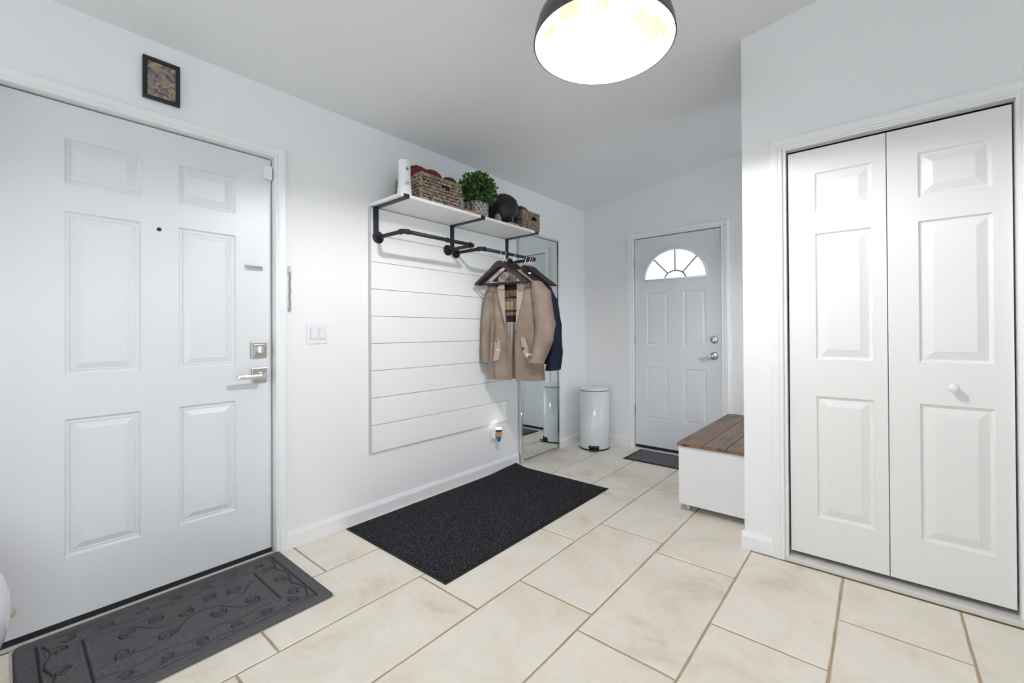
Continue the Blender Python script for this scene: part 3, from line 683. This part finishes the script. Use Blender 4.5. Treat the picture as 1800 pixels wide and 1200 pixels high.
def cap(name, label, loc, rot, r_, mt, brim=True, squash=.72):
    e = empty(name, loc, rot); tag(e, label, 'cap')
    prof = [(r_*math.cos(a), r_*squash*math.sin(a)) for a in [R(9*i) for i in range(11)]]; prof[-1] = (0, r_*squash)
    bm = lathe(prof, 28); rnd = random.Random(5)
    for v in bm.verts: v.co += Vector((rnd.uniform(-1, 1), rnd.uniform(-1, 1), rnd.uniform(-1, 1)))*.002
    obj('crown', bm, mt, e, smooth=True)
    obj('top_button', lathe([(.008, 0), (.006, .005), (0, .006)], 12, mtx=Matrix.Translation((0, 0, r_*squash))), mt, e)
    for k in range(6): a = R(60*k); obj('seam', tube([(r_*1.004*math.cos(t)*math.cos(a), r_*1.004*math.cos(t)*math.sin(a), r_*squash*1.006*math.sin(t)) for t in [R(10*i) for i in range(9)]], .0012, 5), mt, e)
    if brim:
        bm = bmesh.new(); rows = []
        for k in range(6):
            q = k/5; row = []
            for i in range(15):
                a = R(-62+124*i/14); rr = r_*.98+q*r_*.70*max(0, math.cos(a*1.4)); row.append(bm.verts.new((rr*math.cos(a), rr*math.sin(a), -.004-.018*q*q-.35*abs(math.sin(a))**2*.05)))
            rows.append(row)
        for a, b_ in zip(rows, rows[1:]):
            for i in range(14): bm.faces.new((a[i], a[i+1], b_[i+1], b_[i]))
        g = bmesh.ops.solidify(bm, geom=bm.faces[:], thickness=.003); obj('brim', bm, mt, e, smooth=True)
    return e
bh = ZT+.165
def garment(name, label, cat, loc, rot, size, mt, seed, amp=.18):
    e = empty(name, loc, rot); tag(e, label, cat); rnd = random.Random(seed)
    bm = bmesh.new(); bmesh.ops.create_icosphere(bm, subdivisions=4, radius=1)
    ks = [(Vector((rnd.uniform(-1, 1), rnd.uniform(-1, 1), rnd.uniform(-1, 1))).normalized(), rnd.uniform(2, 6), rnd.uniform(0, 6)) for _ in range(8)]
    for v in bm.verts:
        n_ = v.co.normalized(); f = 1+sum(math.sin(n_.dot(k)*fr+ph_) for k, fr, ph_ in ks)*amp/4
        v.co = Vector((n_.x*size[0]*f, n_.y*size[1]*f, max(-.35, n_.z)*size[2]*f))
    obj('cloth', bm, mt, e, smooth=True); return e
c = cap('baseball_cap', 'dark red cap lying on top of the large basket', (.205, 1.764, bh+.024), (R(8), R(-4), R(165)), .074, 'red_fabric', squash=.78)
e = garment('red_scarf', 'dark red folded knit at the left of the large basket', 'scarf', (.215, 1.652, bh+.008), (0, 0, R(80)), (.068, .066, .055), 'red_fabric', 4, .12)
obj('fold', tube([(-.05, -.010, .040), (-.01, -.012, .056), (.045, -.016, .044)], .012, 8), 'black_fabric', e, smooth=True)
c = cap('baseball_cap', 'black cap resting on the right of the large basket', (.210, 1.904, bh+.024), (R(6), R(4), R(185)), .062, 'cap_black', squash=.72)
c = cap('baseball_cap', 'large black baseball cap standing on edge behind the plant', (.205, 2.450, ZT+.136), (R(6), R(76), R(-62)), .128, 'cap_black', brim=False, squash=.85)
# brim of the standing cap rests on the shelf
bm = bmesh.new(); rows = []
for k in range(6):
    q = k/5; row = [bm.verts.new(((.120+q*.012)*math.cos(a), .120*math.sin(a), -.004-.075*q*max(0, math.cos((a-R(0))*1.0)))) for a in [R(-60+120*i/14) for i in range(15)]]; rows.append(row)
for a, b_ in zip(rows, rows[1:]):
    for i in range(14): bm.faces.new((a[i], a[i+1], b_[i+1], b_[i]))
bmesh.ops.solidify(bm, geom=bm.faces[:], thickness=.003); obj('brim', bm, 'black_fabric', c, smooth=True)
g = garment('grey_glove', 'grey folded glove tucked beside the plant pot', 'glove', (.285, 2.308, ZT+.018), (0, 0, R(90)), (.022, .030, .050), 'grey_fabric', 9, .1); obj('cuff', tube([(0, -.006, .004), (0, .004, .040)], [.016, .018], 12), 'grey_fabric', g, smooth=True)
c = cap('baseball_cap', 'black cap lying in the small basket', (.232, 2.618, ZT+.130), (R(4), R(8), R(60)), .080, 'cap_black', squash=.85)

# plant
pl = empty('potted_plant', (.252, 2.125, ZT), Z90); tag(pl, 'bushy green plant in a carved grey pot on the shelf', 'plant')
a_ = .062
bm = bmesh.new(); box(bm, -a_, a_, -a_, a_, 0, .112, bev=.010); obj('pot', bm, 'pot_carved', pl); obj('soil', bx(-a_+.008, a_-.008, -a_+.008, a_-.008, .110, .116, bev=.003), 'soil', pl)
for k in range(7): a = 2*math.pi*k/7; obj('stem', tube([(.02*math.cos(a), .02*math.sin(a), .11), (.045*math.cos(a), .045*math.sin(a), .16), (.085*math.cos(a), .085*math.sin(a), .21)], [.003, .0025, .0015], 6), 'stem', pl)
bm = bmesh.new(); rnd = random.Random(11); C0 = Vector((0, -.02, .195))
for k in range(1500):
    n_ = Vector((rnd.gauss(0, 1), rnd.gauss(0, 1), rnd.gauss(0, 1))).normalized()
    rr = rnd.uniform(.55, 1.0)
    p_ = C0+Vector((n_.x*.152, n_.y*.118, n_.z*.125))*rr
    if p_.y > .235: continue
    if p_.z < .095: continue
    s = rnd.uniform(.009, .0165); d_ = (n_+Vector((rnd.uniform(-.8, .8), rnd.uniform(-.8, .8), rnd.uniform(-.3, .9)))).normalized(); sd = d_.cross(Vector((rnd.uniform(-1, 1), rnd.uniform(-1, 1), rnd.uniform(-1, 1)))).normalized(); up_ = sd.cross(d_)
    q = [p_-d_*s, p_-d_*s*.3+sd*s*.62+up_*s*.18, p_+d_*s*.55+sd*s*.5+up_*s*.12, p_+d_*s*1.1-up_*s*.1, p_+d_*s*.55-sd*s*.5+up_*s*.12, p_-d_*s*.3-sd*s*.62+up_*s*.18]
    v_ = [bm.verts.new(x) for x in q]; ctr = bm.verts.new(p_)
    for i in range(6): bm.faces.new((v_[i], v_[(i+1) % 6], ctr))
p = obj('foliage', bm, 'leaf', pl, keep=True); p['kind'] = 'stuff'

# white speaker-like cylinder at the shelf end
cm = empty('tabletop_device', (.297, 1.500, ZT), Z90); tag(cm, 'white tapered upright gadget with round marks at the shelf end', 'gadget')
obj('body', lathe([(0, 0), (.041, 0), (.043, .004), (.041, .03), (.036, .08), (.0345, .13), (.0350, .190), (.0345, .202), (.031, .206), (0, .206)], 36), 'plastic_white', cm, smooth=True)
def disc(u, zz, rx, rz, mt, par, r_body, nm, t=.0015, ang=0):
    n_ = Vector((math.sin(ang), -math.cos(ang), 0)); s_ = Vector((math.cos(ang), math.sin(ang), 0))
    bm = bmesh.new(); A = [bm.verts.new(Vector((0, 0, zz))+n_*(r_body+t)+s_*rx*math.cos(2*math.pi*i/24)+Vector((0, 0, rz*math.sin(2*math.pi*i/24)))) for i in range(24)]
    B = [bm.verts.new(v.co-n_*.006) for v in A]; bm.faces.new(A); bm.faces.new(B[::-1])
    for i in range(24): j = (i+1) % 24; bm.faces.new((A[i], B[i], B[j], A[j]))
    return obj(nm, bm, mt, par)
AN = R(-8)
disc(0, .152, .011, .0125, 'plastic_grey', cm, .0352, 'mark_ring', ang=AN); disc(0, .150, .0055, .008, 'logo_dark', cm, .0362, 'dark_mark', ang=AN)
disc(0, .066, .016, .016, 'plastic_grey', cm, .0372, 'button_ring', .0008, ang=AN); disc(0, .066, .0085, .0085, 'logo_tan', cm, .0385, 'button', ang=AN)

def pin_block(label, y0, y1, pins):
    e = empty('wooden_stand', (.286, y0, ZT), Z90); tag(e, label, 'stand', 'small wooden stands with thin metal uprights')
    w = y1-y0; obj('base', bx(0, w, -.045, 0, 0, .016, bev=.002), 'wood_block', e)
    for k in range(pins):
        u = w*(k+.7)/(pins+.4); obj('upright', tube([(u, -.022, .014), (u, -.022, .072), (u+.006, -.022, .078), (u+.012, -.022, .072), (u+.012, -.022, .014)], .0013, 6), 'chrome' if k % 2 else 'bracket_iron', e)
pin_block('small wooden stand with wire uprights between basket and plant', 1.945, 2.055, 4)
pin_block('small wooden stand with wire uprights beside the small basket', 2.388, 2.500, 3)

# ------------------------------------------------------------------ hangers and coats
HZ = RZ2
def hanger(label, y, ang, bar=True, x=RX):
    e = empty('coat_hanger', (x, y, HZ), (0, 0, R(ang))); tag(e, label, 'hanger', 'dark wooden hangers on the pipe rail')
    zt = -.062                                       # apex of the wood below the rail
    half = [(0, 0), (.020, -.003), (.045, -.020), (.075, -.048), (.120, -.083), (.170, -.120), (.212, -.152), (.222, -.166)]
    lo = [(.216, -.173), (.200, -.168), (.160, -.138), (.110, -.104), (.065, -.072), (.035, -.052), (.014, -.044), (0, -.044)]
    lo = lo[::-1]; prs = [((-h_[0], h_[1]), (-l_[0], l_[1])) for h_, l_ in list(zip(half, lo))[:0:-1]]+list(zip(half, lo))
    bm = bmesh.new(); rows = []
    for h_, l_ in prs:
        rows.append([bm.verts.new((q[0], sg*(.006+.006*min(1, abs(q[0])/.2))+.05*q[0]**2, q[1]+zt)) for q, sg in ((h_, -1), (l_, -1), (l_, 1), (h_, 1))])
    for A, B in zip(rows, rows[1:]):
        for i in range(4): bm.faces.new((A[i], A[(i+1) % 4], B[(i+1) % 4], B[i]))
    bm.faces.new(rows[0]); bm.faces.new(rows[-1]); obj('shoulder_bar', bm, 'hanger_wood', e)
    if bar: obj('trouser_bar', tube([(-.196, .002, zt-.165), (.196, .002, zt-.165)], .0055, 10), 'bracket_iron', e, smooth=True)
    rr = .0145; pts = [(0, 0, zt-.01), (0, 0, zt+.020), (.004, 0, zt+.030)]+[(-rr*math.cos(R(t)), 0, rr*math.sin(R(t))) for t in range(-40, 185, 15)][::-1]
    pts = [(0, 0, zt-.01), (0, 0, -.040), (.006, 0, -.026)]+[(rr*math.cos(R(t)), 0, -.002+rr*math.sin(R(t))) for t in range(-50, 200, 15)]
    obj('hook', tube(pts, .0019, 8), 'chrome', e, smooth=True); return e
hanger('bare dark hanger hanging nearest the front door', 2.318, 10)
hanger('bare dark hanger second from the front, ahead of the coat', 2.372, 13)
hanger('dark hanger carrying the beige coat', 2.475, 15)
hanger('dark hanger carrying the navy jacket', 2.612, 12)
hanger('bare dark hanger between navy jacket and last hanger', 2.660, 10)
hanger('bare dark hanger farthest back, next to the mirror', 2.692, 9)

def lerp(t, tab):
    for (a, x), (b_, y) in zip(tab, tab[1:]):
        if a <= t <= b_: return x+(y-x)*(t-a)/(b_-a)
    return tab[0][1] if t < tab[0][0] else tab[-1][1]
def coat_body(Wt, Dt, gL, gR, z0, z1, nz=44, na=72, seed=1, fold=.008):
    """open-fronted shell: angle runs from the left front edge round the back to the right front edge"""
    bm = bmesh.new(); rnd = random.Random(seed); ks = [(rnd.randint(3, 11), rnd.uniform(0, 6), rnd.uniform(.3, 1)) for _ in range(6)]; rows = []
    for j in range(nz+1):
        z_ = z0+(z1-z0)*j/nz; w = lerp(z_, Wt); d = lerp(z_, Dt); row = []
        low = min(1, max(0, (1.45-z_)/.55))
        for i in range(na+1):
            t = i/na; a = R(-90)-t*2*math.pi                 # starts at the front centre, goes left, back, right
            c_, s_ = math.cos(a), math.sin(a); e_ = .75
            x = w*math.copysign(abs(c_)**e_, c_); y = d*math.copysign(abs(s_)**e_, s_)
            f = sum(math.sin(k*a+p_+z_*2.2)*am for k, p_, am in ks)*fold*(.25+.75*low); y += f; x += f*.3
            if s_ < 0:                                       # front: leave the opening
                x = min(x, -0+lerp(z_, gL)) if t < .5 else max(x, lerp(z_, gR))
            row.append(bm.verts.new((x, y, z_)))
        rows.append(row)
    for a, b_ in zip(rows, rows[1:]):
        for i in range(na): bm.faces.new((a[i], a[i+1], b_[i+1], b_[i]))
    bmesh.ops.solidify(bm, geom=bm.faces[:], thickness=.004)
    return bm
def sleeve(pts, rads, seed, n=20, flat=.62):
    bm = bmesh.new(); rnd = random.Random(seed); P_ = []; Q = []
    m_ = len(pts)-1; N = 26
    for k in range(N+1):
        t = k/N*m_; i = min(int(t), m_-1); f = t-i; f = f*f*(3-2*f); P_.append(Vector(pts[i]).lerp(Vector(pts[i+1]), f)); Q.append(rads[i]+(rads[i+1]-rads[i])*f)
    rows = []
    for k, (p_, r_) in enumerate(zip(P_, Q)):
        row = []
        for i in range(n):
            a = 2*math.pi*i/n; rr = r_*(1+.05*math.sin(3*a+k*.55+seed)+.035*math.sin(5*a-k*.9))
            row.append(bm.verts.new((p_.x+rr*math.cos(a)*flat*1.1, p_.y+rr*math.sin(a)*1.0, p_.z+.006*math.sin(a+seed)*(k > N-2))))
        rows.append(row)
    for a, b_ in zip(rows, rows[1:]):
        for i in range(n): bm.faces.new((a[i], a[(i+1) % n], b_[(i+1) % n], b_[i]))
    bm.faces.new(rows[0]); bmesh.ops.solidify(bm, geom=bm.faces[:], thickness=.003)
    return bm
def patch(poly, y, t, mt, name, parent, tilt=0):
    bm = prism(poly, y, y+t); bmesh.ops.bevel(bm, geom=bm.edges[:], offset=min(.002, abs(t)*.4), segments=1, affect='EDGES'); return obj(name, bm, mt, parent)
ct = empty('beige_coat', (RX+.016, 2.470, 0), (0, 0, R(15))); tag(ct, 'beige cotton coat with plaid lining hanging open on a hanger', 'coat')
Wt = [(.785, .222), (1.0, .208), (1.3, .200), (1.46, .205), (1.50, .190), (1.53, .150), (1.565, .105), (1.60, .062), (1.625, .055)]
Dt = [(.785, .062), (1.1, .058), (1.42, .060), (1.50, .042), (1.55, .034), (1.60, .032), (1.625, .03)]
gL = [(.785, .020), (.9, .008), (1.08, -.010), (1.25, -.040), (1.42, -.062), (1.52, -.070), (1.60, -.040)]
gR = [(.785, .028), (1.08, .030), (1.25, .046), (1.42, .066), (1.52, .075), (1.60, .045)]
obj('body', coat_body(Wt, Dt, gL, gR, .785, 1.615, seed=3, fold=.012), 'coat_beige', ct, smooth=True)
# plaid lining just inside the back
bm = bmesh.new(); rows = []
for j in range(20):
    z_ = .80+(1.60-.80)*j/19; w = lerp(z_, Wt)*.80; d = lerp(z_, Dt)
    rows.append([bm.verts.new((w*(i/10-1), d*.78*(1-.35*(i/10-1)**2)-.010, z_)) for i in range(21)])
for a, b_ in zip(rows, rows[1:]):
    for i in range(20): bm.faces.new((a[i], a[i+1], b_[i+1], b_[i]))
obj('lining', bm, 'plaid', ct, smooth=True)
obj('lining_label', bx(-.006, .034, .008, .014, 1.086, 1.165), 'coat_brown', ct)
obj('sleeve', sleeve([(-.165, 0, 1.500), (-.205, -.006, 1.42), (-.232, -.016, 1.22), (-.238, -.026, 1.05), (-.232, -.030, .905)], [.050, .062, .055, .050, .046], 2), 'coat_beige', ct, smooth=True)
obj('sleeve', sleeve([(.170, 0, 1.520), (.222, -.014, 1.44), (.262, -.040, 1.22), (.262, -.060, 1.08), (.205, -.078, .925)], [.050, .080, .082, .078, .066], 5, flat=.80), 'coat_beige', ct, smooth=True)
obj('cuff_strap', tube([(.148, -.110, .985), (.175, -.142, .984), (.205, -.148, .984)], .007, 8), 'coat_beige', ct); 
def button(x, y, z_, mt, r_=.010): return obj('button', lathe([(0, 0), (r_, 0), (r_, .003), (r_*.7, .005), (0, .0045)], 16, mtx=Matrix.Translation((x, y, z_)) @ LX), mt, ct)
button(.172, -.148, .984, 'button_pale')
for s in (-1, 1):                                        # collar leaves and lapels
    col = [(s*.010, 1.598), (s*.070, 1.600), (s*.118, 1.555), (s*.100, 1.490), (s*.050, 1.520)]
    patch(col, -.050, .010, 'coat_panel', 'collar', ct)
    lap = [(s*.052, 1.545), (s*.112, 1.480), (s*.100, 1.40), (s*.050, 1.22), (s*.040, 1.15), (s*.048, 1.30)]
    patch(lap, -.074, .008, 'coat_panel', 'lapel', ct)
patch([(-.180, 1.535), (-.085, 1.515), (-.080, 1.478), (-.182, 1.500)], -.070, .010, 'plaid', 'turned_facing', ct)
patch([(.075, 1.502), (.158, 1.502), (.160, 1.475), (.078, 1.472)], -.070, .010, 'coat_brown', 'turned_facing', ct)
for poly in ([(-.150, .925), (-.100, .935), (-.080, 1.010), (-.092, 1.085), (-.130, 1.085), (-.135, 1.01)], [(.082, 1.105), (.116, 1.105), (.150, 1.02), (.140, .945), (.112, .965), (.095, 1.03)]):
    patch(poly, -.080, .010, 'coat_panel', 'pocket_flap', ct)
button(-.106, -.080, 1.01, 'button_pale'); button(.106, -.080, 1.025, 'button_dark'); button(-.118, -.080, 1.075, 'button_dark', .006)

nv = empty('navy_jacket', (RX+.010, 2.612, 0), (0, 0, R(12))); tag(nv, 'navy blue jacket hanging behind the beige coat', 'jacket')
obj('body', coat_body([(.90, .205), (1.45, .200), (1.50, .185), (1.54, .140), (1.60, .062)], [(.90, .045), (1.42, .045), (1.5, .034), (1.6, .028)], [(.90, -.004), (1.5, -.03)], [(.90, .004), (1.5, .03)], .90, 1.60, seed=8, fold=.005), 'navy_fabric', nv, smooth=True)
obj('sleeve', sleeve([(-.165, 0, 1.49), (-.205, 0, 1.40), (-.225, .006, 1.15), (-.225, .01, .93)], [.045, .052, .048, .042], 4), 'navy_fabric', nv, smooth=True)
obj('sleeve', sleeve([(.165, 0, 1.49), (.205, -.004, 1.40), (.240, -.010, 1.20), (.248, -.012, 1.02), (.236, -.012, .858)], [.045, .058, .062, .064, .062], 7, flat=.85), 'navy_fabric', nv, smooth=True)

# ------------------------------------------------------------------ pendant lamp
LCX, LCY, LZ, LR = 1.674, 1.398, 2.200, .253
lp = empty('pendant_lamp', (LCX, LCY, LZ), (0, 0, 0)); tag(lp, 'lit dome pendant lamp with pale gold inside, near the ceiling', 'lamp')
dome = [(LR, 0), (LR*.99, .03), (LR*.94, .075), (LR*.83, .125), (LR*.66, .168), (LR*.44, .198), (LR*.22, .212), (.035, .216)]
obj('shade_outer', lathe([(r_+.0016, z_+.001) for r_, z_ in dome]+[(.035, .2175)], 72), 'dome_outer', lp, smooth=True)
obj('shade_lining', lathe([(r_-.0016, z_-.001) for r_, z_ in dome]+[(0, .214)], 72), 'dome_inner', lp, smooth=True)
bm = bmesh.new(); tube([(LR*math.cos(2*math.pi*i/72), LR*math.sin(2*math.pi*i/72), 0) for i in range(73)], .003, 6, bm, caps=False); obj('rim', bm, 'dome_outer', lp)
obj('socket', lathe([(0, .212), (.026, .212), (.026, .150), (.019, .140), (.019, .118), (0, .118)], 24), 'nickel', lp)
BZ = .060
obj('bulb', lathe([(0, BZ-.024)]+[(.024*math.sin(R(t)), BZ-.024*math.cos(R(t))) for t in range(15, 150, 15)]+[(.014, .118), (0, .120)], 24), 'bulb', lp, smooth=True)
zc = ceil(LCX)-LZ
obj('stem', tube([(0, 0, .214), (0, 0, zc-.01)], .008, 12), 'dome_outer', lp)
obj('canopy', lathe([(0, zc-.045), (.055, zc-.040), (.062, zc-.02), (.062, zc+.004), (0, zc+.006)], 32), 'dome_outer', lp)

# ------------------------------------------------------------------ floor things
def flat_mat(name, label, x0, x1, y0, y1, border, inner, bw, t, curl=None):
    e = empty(name, ((x0+x1)/2, (y0+y1)/2, 0), (0, 0, 0)); tag(e, label, 'mat'); w, l = (x1-x0)/2, (y1-y0)/2
    def sheet(a, b_, z0, z1, n=24):
        bm = bmesh.new(); V = {}
        for k, zz in ((0, z0), (1, z1)):
            for i in range(n+1):
                for j in range(n+1):
                    x, y = -a+2*a*i/n, -b_+2*b_*j/n; V[k, i, j] = bm.verts.new((x, y, zz+(curl(x, y) if curl else 0)))
        for i in range(n):
            for j in range(n):
                bm.faces.new((V[1, i, j], V[1, i+1, j], V[1, i+1, j+1], V[1, i, j+1]))
                bm.faces.new((V[0, i, j], V[0, i, j+1], V[0, i+1, j+1], V[0, i+1, j]))
        for i in range(n):
            for a_2, b_2 in (((i, 0), (i+1, 0)), ((i, n), (i+1, n)), ((0, i), (0, i+1)), ((n, i), (n, i+1))): bm.faces.new((V[0, a_2[0], a_2[1]], V[0, b_2[0], b_2[1]], V[1, b_2[0], b_2[1]], V[1, a_2[0], a_2[1]]))
        return bm
    obj('rubber_edge', sheet(w, l, .0004, t*.45), border, e); obj('carpet', sheet(w-bw, l-bw, t*.30, t), inner, e)
    return e
wR, lR = (.915-.022)/2, (2.800-1.280)/2
def curl(x, y):
    q = max(0, (y-lR*.55)/(lR*.45)); s = max(0, 1-(x+wR)/.16); return .022*q*s*s
flat_mat('runner_mat', 'large charcoal carpet mat along the shiplap wall', .026, .915, 1.280, 2.800, 'black_rubber', 'carpet_charcoal', .014, .008, curl)
flat_mat('small_mat', 'small grey mat with black edge at the fanlight door', .650, 1.250, 3.545, 3.925, 'black_rubber', 'carpet_grey', .030, .008)

# embossed grey mat: a height field with pressed grooves and scrolls
em = empty('embossed_mat', (.305, .478, 0), (0, 0, 0)); tag(em, 'grey door mat with embossed scroll border at the front door', 'mat')
mw, ml = .590, .895
random.seed(21)
segs = []
def rectg(ix, iy): 
    a, b_ = mw/2-ix, ml/2-iy; return [((-a, -b_), (a, -b_)), ((a, -b_), (a, b_)), ((a, b_), (-a, b_)), ((-a, b_), (-a, -b_))]
segs += rectg(.045, .055)
segs += [((-mw/2+.14, -ml/2+.165), (mw/2-.14, -ml/2+.165)), ((-mw/2+.14, ml/2-.165), (mw/2-.14, ml/2-.165))]
def scroll(cx_, cy_, s, flip, rot):
    pts = []
    for k in range(22):
        t = k/21*3.6*math.pi; r_ = s*(1-k/24); pts.append((cx_+r_*math.cos(t*flip+rot), cy_+r_*.8*math.sin(t*flip+rot)))
    segs.extend(zip(pts, pts[1:]))
def wavy(p0, p1, amp, n, ph):
    pts = []
    for k in range(41):
        t = k/40; dx, dy = p1[0]-p0[0], p1[1]-p0[1]; L = math.hypot(dx, dy); o = amp*math.sin(t*n*math.pi+ph); pts.append((p0[0]+dx*t-dy/L*o, p0[1]+dy*t+dx/L*o))
    segs.extend(zip(pts, pts[1:]))
for sy in (-1, 1):
    for sx in (-.6, 0, .6): scroll(sx*.24, sy*(ml/2-.108), .030, sy, sx*3)
    wavy((-.22, sy*(ml/2-.075)), (.22, sy*(ml/2-.075)), .010, 5, sy)
for sx in (-1, 1):
    for k in range(-3, 4): scroll(sx*(mw/2-.095), k*.105, .026, sx*(1 if k % 2 else -1), k)
    wavy((sx*(mw/2-.065), -.38), (sx*(mw/2-.065), .38), .008, 11, sx); wavy((sx*(mw/2-.135), -.27), (sx*(mw/2-.135), .27), .010, 7, sx)
for k, (a, b_) in enumerate(((-.07, -.17), (.06, -.08), (-.05, .0), (.06, .09), (-.07, .18), (.07, .2), (.06, -.2), (-.09, -.08), (-.09, .09))): scroll(a, b_, .036, 1 if k % 2 else -1, k*1.3)
wavy((-.12, -.25), (.1, .25), .03, 4, 0); wavy((.12, -.25), (-.06, .26), .03, 4, 1)
NX, NY = 300, 450; cell = .012; gridm = {}
for s in segs:
    (ax, ay), (bx_, by_) = s; L = math.hypot(bx_-ax, by_-ay); n_ = max(1, int(L/.004))
    for k in range(n_+1):
        p_ = (ax+(bx_-ax)*k/n_, ay+(by_-ay)*k/n_); gridm.setdefault((int(p_[0]//cell), int(p_[1]//cell)), []).append(p_)
def groove(x, y):
    ci, cj = int(x//cell), int(y//cell); d = 1
    for i in (-1, 0, 1):
        for j in (-1, 0, 1):
            for p_ in gridm.get((ci+i, cj+j), ()): d = min(d, (p_[0]-x)**2+(p_[1]-y)**2)
    d = math.sqrt(d); return -.0120*math.exp(-(d/.0031)**2)+.0025*math.exp(-((d-.008)/.005)**2)
vx = []; fx = []
rc = .022
for i in range(NX+1):
    for j in range(NY+1):
        x, y = -mw/2+mw*i/NX, -ml/2+ml*j/NY
        ex, ey = abs(x)-(mw/2-rc), abs(y)-(ml/2-rc)
        X, Y = x, y
        if ex > 0 and ey > 0:
            d = math.hypot(ex, ey)
            k = max(ex, ey)/d; X = math.copysign(mw/2-rc+ex*k, x); Y = math.copysign(ml/2-rc+ey*k, y)
        edge_ = min(mw/2-abs(x), ml/2-abs(y)); hgt = .0155*min(1, .25+edge_/.010)
        vx.append((X, Y, (hgt+groove(x, y)) if edge_ > 1e-6 else .0004))
for i in range(NX):
    for j in range(NY):
        a = i*(NY+1)+j; fx.append((a, a+NY+1, a+NY+2, a+1))
me = bpy.data.meshes.new('pile'); me.from_pydata(vx, [], fx); obj('pile', me, 'mat_grey', em, smooth=True)
bm = bmesh.new(); box(bm, -mw/2-.006, mw/2+.003, -ml/2-.006, ml/2+.002, .0002, .0022); obj('rubber_backing', bm, 'beige_plastic', em)

# pedal bin
pb = empty('pedal_bin', (.252, 3.725, 0), (0, 0, R(-62))); tag(pb, 'tall white pedal bin in the corner by the fanlight door', 'bin')
RB = .147
obj('body', lathe([(0, .010), (RB-.002, .010), (RB, .014), (RB, .566), (0, .566)], 56), 'can_white', pb, smooth=False)
for p_ in bpy.data.objects[pb.children[-1].name].data.polygons: p_.use_smooth = abs(p_.normal.z) < .5
obj('base_ring', lathe([(0, .0005), (RB+.001, .0005), (RB+.003, .004), (RB+.002, .014), (0, .014)], 56), 'black_plastic', pb)
obj('lid_gap', lathe([(0, .566), (RB-.003, .566), (RB-.003, .573), (0, .573)], 56), 'black_plastic', pb)
obj('lid', lathe([(0, .573), (RB+.001, .573), (RB+.001, .588), (RB-.006, .597), (RB*.6, .606), (0, .609)], 56), 'can_white', pb)
bm = bmesh.new(); box(bm, RB-.02, RB+.040, -.045, .045, .006, .020, bev=.006); p = obj('pedal', bm, 'black_plastic', pb); obj('pedal_recess', bx(RB-.030, RB+.004, -.052, .052, .014, .052, bev=.012), 'black_plastic', p)
obj('hinge_cover', bx(-RB-.022, -RB+.02, -.05, .05, .545, .592, bev=.008), 'can_white', pb)

# storage bench
sb = empty('storage_bench', (1.447, 2.750, 0), (0, 0, 0)); tag(sb, 'white storage bench with dark reclaimed wood top, partly hidden by the wall', 'bench')
BW, BL = 1.876-1.447, 3.945-2.750
obj('front_panel', bx(0, BW, 0, .018, .046, .414, bev=.0015), 'bench_white', sb); obj('back_panel', bx(0, BW, BL-.018, BL, .046, .414), 'bench_white', sb)
obj('side_panel', bx(0, .018, .0185, BL-.0185, .046, .414), 'bench_white', sb); obj('side_panel', bx(BW-.018, BW, .0185, BL-.0185, .046, .414), 'bench_white', sb); obj('bottom_panel', bx(.0185, BW-.0185, .0185, BL-.0185, .046, .062), 'bench_white', sb)
for x0, x1 in ((-.006, .151), (.1545, .285), (.2885, BW)):
    obj('plank', bx(x0, x1, -.012, BL, .4145, .436, bev=.002), 'plank', sb)
for x in (.045, BW-.045):
    for y in (.05, BL-.05):
        bm = bmesh.new(); tube([(x-.010, y, .019), (x+.010, y, .019)], .0185, 16, bm); p = obj('caster', bm, 'plastic_grey', sb); obj('fork', bx(x-.013, x+.013, y-.010, y+.010, .032, .046), 'track_metal', p)

# white rounded vase at the very edge
vz = empty('floor_vase', (.30, -.183, 0), (0, 0, 0))
tag(vz, 'glossy white rounded vase cut by the left picture edge', 'vase')
obj('belly', lathe([(0, .0005), (.105, .0005), (.11, .012), (.10, .03)]+[(.21*math.cos(R(t)), .285+.26*math.sin(R(t))) for t in range(-60, 75, 8)]+[(.055, .55), (.060, .575), (.050, .575), (.045, .54), (0, .53)], 48), 'vase_white', vz, smooth=True)
obj('rim', lathe([(.052, .570), (.062, .570), (.064, .577), (.060, .583), (.050, .581)], 40), 'vase_white', vz, smooth=True)
